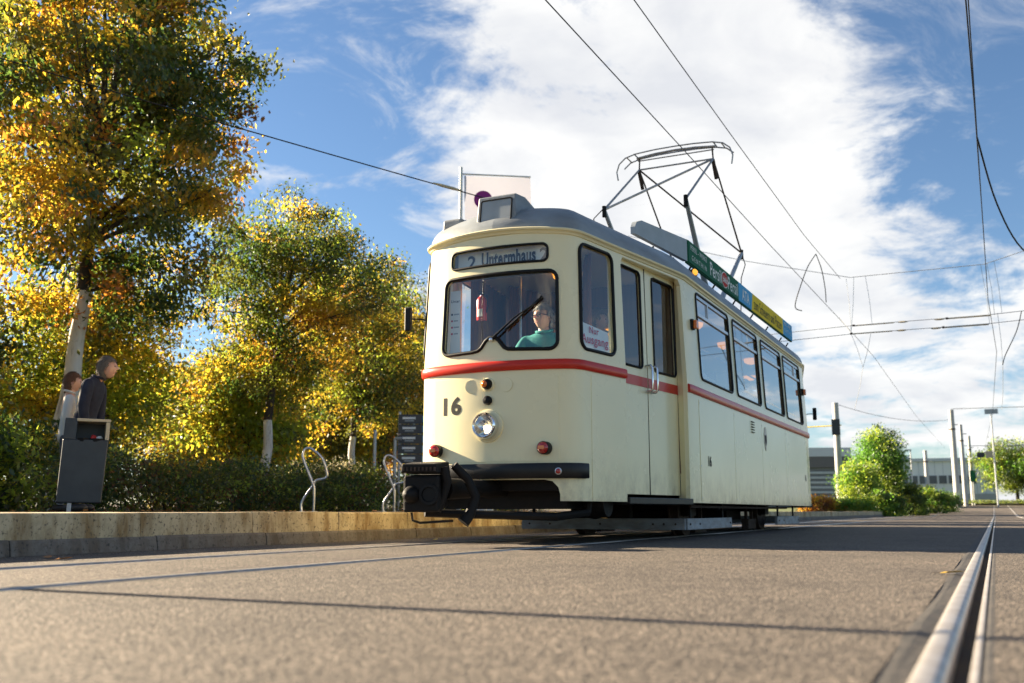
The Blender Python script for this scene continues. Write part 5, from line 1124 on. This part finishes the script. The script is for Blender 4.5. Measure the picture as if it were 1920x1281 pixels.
shrub('dark shrub under the yellow trees at the left', (-14.0, 10.6, .26), (2.2, 1.0, 1.4), 260, 50, .09, [(GREEN, 5), (OLIVE, 3), (YELLOW, 1)], 66)
shrub('golden shrub under the park trees beyond the hedge', (-18.4, 21.0, .3), (2.6, 1.2, 1.9), 300, 50, .10, [(YELLOW, 4), (GOLD, 3), (LIME, 2)], 67)
# right-hand side, far up the road
tree('bright yellow-green tree right of the tram rear', (-6.15, 64.5, .1), 5.2, 1.2, (.1, 0, 3.0), (1.3, 1.35, 2.1), 300, 80, .14, [(FRESH, 6), (GREEN, 1.5), (LIME, 2.5)], 71, .10, spread=.34)
tree('small bright tree between the concrete mast and the taller tree', (-7.0, 60.5, .1), 3.0, .6, (.0, 0, 1.6), (1.05, 1.1, 1.3), 180, 80, .14, [(FRESH, 5), (LIME, 3)], 72, .06, spread=.3)
tree('dark green tree at the right edge in front of the hall', (2.0, 110, 1.0), 6.0, 1.4, (0, 0, 3.6), (3.2, 2.8, 2.5), 300, 80, .2, GRN, 73, .16, spread=.5)
tree('green tree cut by the right edge of the view', (6.0, 108, 1.0), 7.0, 1.4, (0, 0, 4.2), (3.2, 2.8, 2.9), 260, 80, .2, GRN, 74, .16, spread=.5)
for k, (x, y, sx, h_, pal, lb) in enumerate(((-8.3, 56.5, .8, 1.0, ORG, 'rusty orange bush right behind the tram rear'), (-6.6, 57.5, 1.1, .95, [(LIME, 4), (FRESH, 3), (ORANGE, .6)], 'low yellow bush below the bright tree'), (-5.3, 59.5, 1.2, 1.35, GRN, 'green bush right of the bright tree'),
                                          (-4.6, 64.5, 1.4, 1.75, [(LIME, 4), (GREEN, 3), (OLIVE, 2)], 'tall green bush in the middle of the far verge'), (-3.9, 70, 1.6, 1.7, GRN, 'green bush near the kerb end at the right'), (-3.2, 75, 1.3, 1.2, GRN, 'last low green bush before the hall wall'))):
    shrub(lb, (x - .35, y, G(y)), (sx, 1.0, h_), 150, 60, .13, pal, 80 + k, spread=.2)
rng = np.random.default_rng(5); gp = np.stack([rng.uniform(-10, -5.7, 2600), rng.uniform(60, 80, 2600), np.zeros(2600)], 1); gp2 = np.stack([rng.uniform(-12, 14, 2000), rng.uniform(104, 113, 2000), np.full(2000, 1.1)], 1)
gp[:, 2] = [G(y) + .05 for y in gp[:, 1]]
tag(link('verge_grass', leaf_mesh('verge_grass', np.concatenate([gp, gp2]), np.full(4600, .1), 9, .22, pick(rng, [(LIME, 4), (GREEN, 4), (OLIVE, 3)], 4600), rng, -1.0, .12)), 'tall green grass on the far verge', 'grass', kind='stuff')
# fallen leaves
for k, (x, y, z, r, lb) in enumerate(((-.20, 4.95, .006, .3, 'yellow fallen leaf on the tar beside the near rail'), (-4.9, 4.2, .004, 1.2, 'orange fallen leaf by the kerb at the left edge'), (-4.95, 8.6, .004, 2.0, 'yellow fallen leaf on the road near the kerb in front of the tram'), (-5.15, 4.3, .004, 2.6, 'brown fallen leaf lying against the kerb at far left'))):
    lf = thing('fallen_leaf', lb, 'leaf', (x, y, z), r); q = [(-.05, 0, .002), (-.02, .024, .006), (.02, .026, .004), (.055, .004, .010), (.02, -.022, .014), (-.025, -.02, .008)]
    part('blade', MB().prism(q, (0, 0, .0012)), mat('fallen_leaf_%d' % k, ((.75, .48, .04), (.55, .22, .03), (.62, .42, .03), (.30, .12, .03))[k], .6), lf); part('stalk', MB().tube([(-.05, 0, .004), (-.085, .006, .003)], .0015, 5), bark, lf)
lit = MB(); rnd = random.Random(3)
def litter_leaf(x, y, z):
    a = rnd.uniform(0, 6.28); l_ = rnd.uniform(.025, .05); c, s_ = math.cos(a), math.sin(a)
    lit.add([(x - c * l_, y - s_ * l_, z), (x + s_ * l_ * .5, y - c * l_ * .5, z + rnd.uniform(.004, .02)), (x + c * l_, y + s_ * l_, z + rnd.uniform(0, .02)), (x - s_ * l_ * .5, y + c * l_ * .5, z + .004)], [(0, 1, 2, 3)])
for k in range(420): litter_leaf(-10.3 + abs(rnd.gauss(0, .5)) * (1 if k % 3 else -1), rnd.uniform(4, 24), .279)
for k in range(60): litter_leaf(rnd.uniform(-10, -5.9), rnd.uniform(4, 20), .279)
tag(part('leaf_litter', lit, worn('litter_leaves', (.40, .20, .04), (.20, .09, .03), .8, 9), None), 'brown and yellow leaf litter strewn along the hedge foot', 'leaf litter', kind='stuff')
# ------------------------------------------------------------------ far buildings, masts
hallw = worn('hall_cladding', (.80, .81, .82), (.74, .75, .76), .5, .4); trimw = mat('hall_trim', (.55, .57, .60), .5); hdark = mat('hall_dark', (.10, .11, .13), .4); concw = mat('hall_base', (.46, .46, .45), .8)
hb = thing('industrial_hall', 'long pale grey hall with a strip of windows behind the far masts', 'building', (-24, 116, 1.05), math.radians(8))
part('wall', MB().box((0, 0, 0), (24.5, 18, 4.6)), hallw, hb); part('roof_edge', MB().box((-.2, -.25, 4.6), (24.7, 18.2, 4.95)), trimw, hb); part('base_wall', MB().box((14, -.05, 0), (24.55, .0, 1.1)), concw, hb)
for k in range(30): part('cladding_rib', MB().box((.4 + k * .82, -.03, 1.1), (.46 + k * .82, .0, 4.6)), trimw, hb)
for k in range(16):
    wn = part('window', MB().box((7.0 + k * .98, -.06, 2.15), (7.9 + k * .98, -.005, 3.1)), trimw, hb); part('pane', MB().box((7.07 + k * .98, -.065, 2.2), (7.83 + k * .98, -.061, 3.05)), hdark, wn)
for x in (9, 15): part('roof_dome', MB().lathe([(1.6, 0), (1.3, .35), (.6, .6), (0, .65)], (x, 4, 4.95), (0, 0, 1), 16), trimw, hb, 60)
sp = thing('flat_roofed_building', 'dark flat roofed building just right of the tram rear', 'building', (-19.5, 92.5, .7), math.radians(20))
part('wall', MB().box((0, 0, 0), (8.3, 8, 4.5)), worn('shop_slats', (.17, .175, .185), (.13, .135, .14), .5, 1.5, (.2, .2, 14)), sp); part('fascia', MB().box((-.1, -.2, 3.5), (8.4, 8.1, 4.5)), mat('shop_fascia', (.12, .11, .11), .5), sp); part('parapet', MB().box((-.15, -.25, 4.5), (8.45, 8.15, 5.3)), trimw, sp)
for k in range(7): part('slat_band', MB().box((.0, -.06, .3 + k * .44), (8.3, -.0, .5 + k * .44)), galv, sp)
def mast(label, x, y, h_, r, z=None, arms=()):
    m_ = thing('catenary_mast', label, 'mast', (x, y, G(y) if z is None else z), group=None)
    part('shaft', MB().tube([(0, 0, 0), (0, 0, h_)], [r, r * .78], 14), concrete_pole, m_, 60); part('cap', MB().lathe([(r * .8, 0), (r * .8, .08), (0, .1)], (0, 0, h_), (0, 0, 1), 14), concrete_pole, m_)
    for zz, dx in arms: part('bracket_arm', MB().tube([(0, 0, zz), (dx, 0, zz)], .04, 6), galv, m_)
    part('clamp_band', MB().lathe([(r * .95, 0), (r * .97, .12)], (0, 0, h_ * .8), (0, 0, 1), 14), rust, m_); return m_
m1 = mast('thick pale concrete mast with a dark box right of the tram', -8.83, 66.5, 7.0, .24); part('switch_box', MB().box((-.25, -.36, 5.0), (.25, -.2, 6.0)), anthr, m1); part('yellow_arm', MB().tube([(-4.4, .3, 5.55), (.35, -.3, 5.6)], .035, 6), board_yellow, m1)
mast('tall pale mast in front of the hall, nearest of the row', -2.86, 92.6, 8.2, .27, arms=((7.0, .5),))
mast('second pale mast in the row before the hall', -2.5, 104.1, 7.6, .22, arms=((6.8, .5),))
mast('third and thinnest pale mast in the row before the hall', -2.0, 112, 6.9, .2, arms=((5.8, .4),))
mast('short pale mast standing before the hall windows', -5.4, 97.6, 5.0, .2)
lp = thing('street_lamp', 'slim street lamp with a flat head before the hall', 'street lamp', (-6.6, 97, .62)); part('pole', MB().tube([(0, 0, 0), (0, 0, 5.1)], [.08, .05], 8), galv, lp); part('lamp_head', MB().box((-.45, -.1, 5.08), (.1, .1, 5.18)), galv, lp)
sm_ = thing('signal_mast', 'thin signal mast with small plates over the far right track', 'mast', (.2, 100, .68)); part('pole', MB().tube([(0, 0, 0), (0, 0, 8.3)], .07, 8), galv, sm_); part('name_plate', MB().box((-.5, -.06, 8.3), (.6, -.02, 8.75)), boxgrey, sm_); part('signal_plate', MB().box((-1.4, -.06, 4.4), (-.75, -.02, 4.85)), anthr, sm_); part('signal_plate', MB().box((-.7, -.06, 4.35), (-.1, -.02, 4.95)), beige, sm_)
ts = thing('tram_signal', 'dark green signal head on the third mast', 'signal', (-1.85, 110, .9)); part('pole', MB().tube([(0, 0, 0), (0, 0, 2.9)], .05, 8), galv, ts); part('signal_head', MB().box((-.25, -.15, 2.3), (.25, .1, 3.4)), board_green, ts)
for y, x0_, x1_, z in ((92.6, -2.8, 14, 8.9), (104, -2.5, 14, 6.4), (112, -2, 14, 5.2)): wire('span_wire', {92.6: 'highest far span wire above the hall roof', 104: 'middle far span wire before the hall', 112: 'lowest far span wire before the hall'}[y], [(x0_, y, z), (5, y, z - .1), (x1_, y, z + .1)], .03, galv)
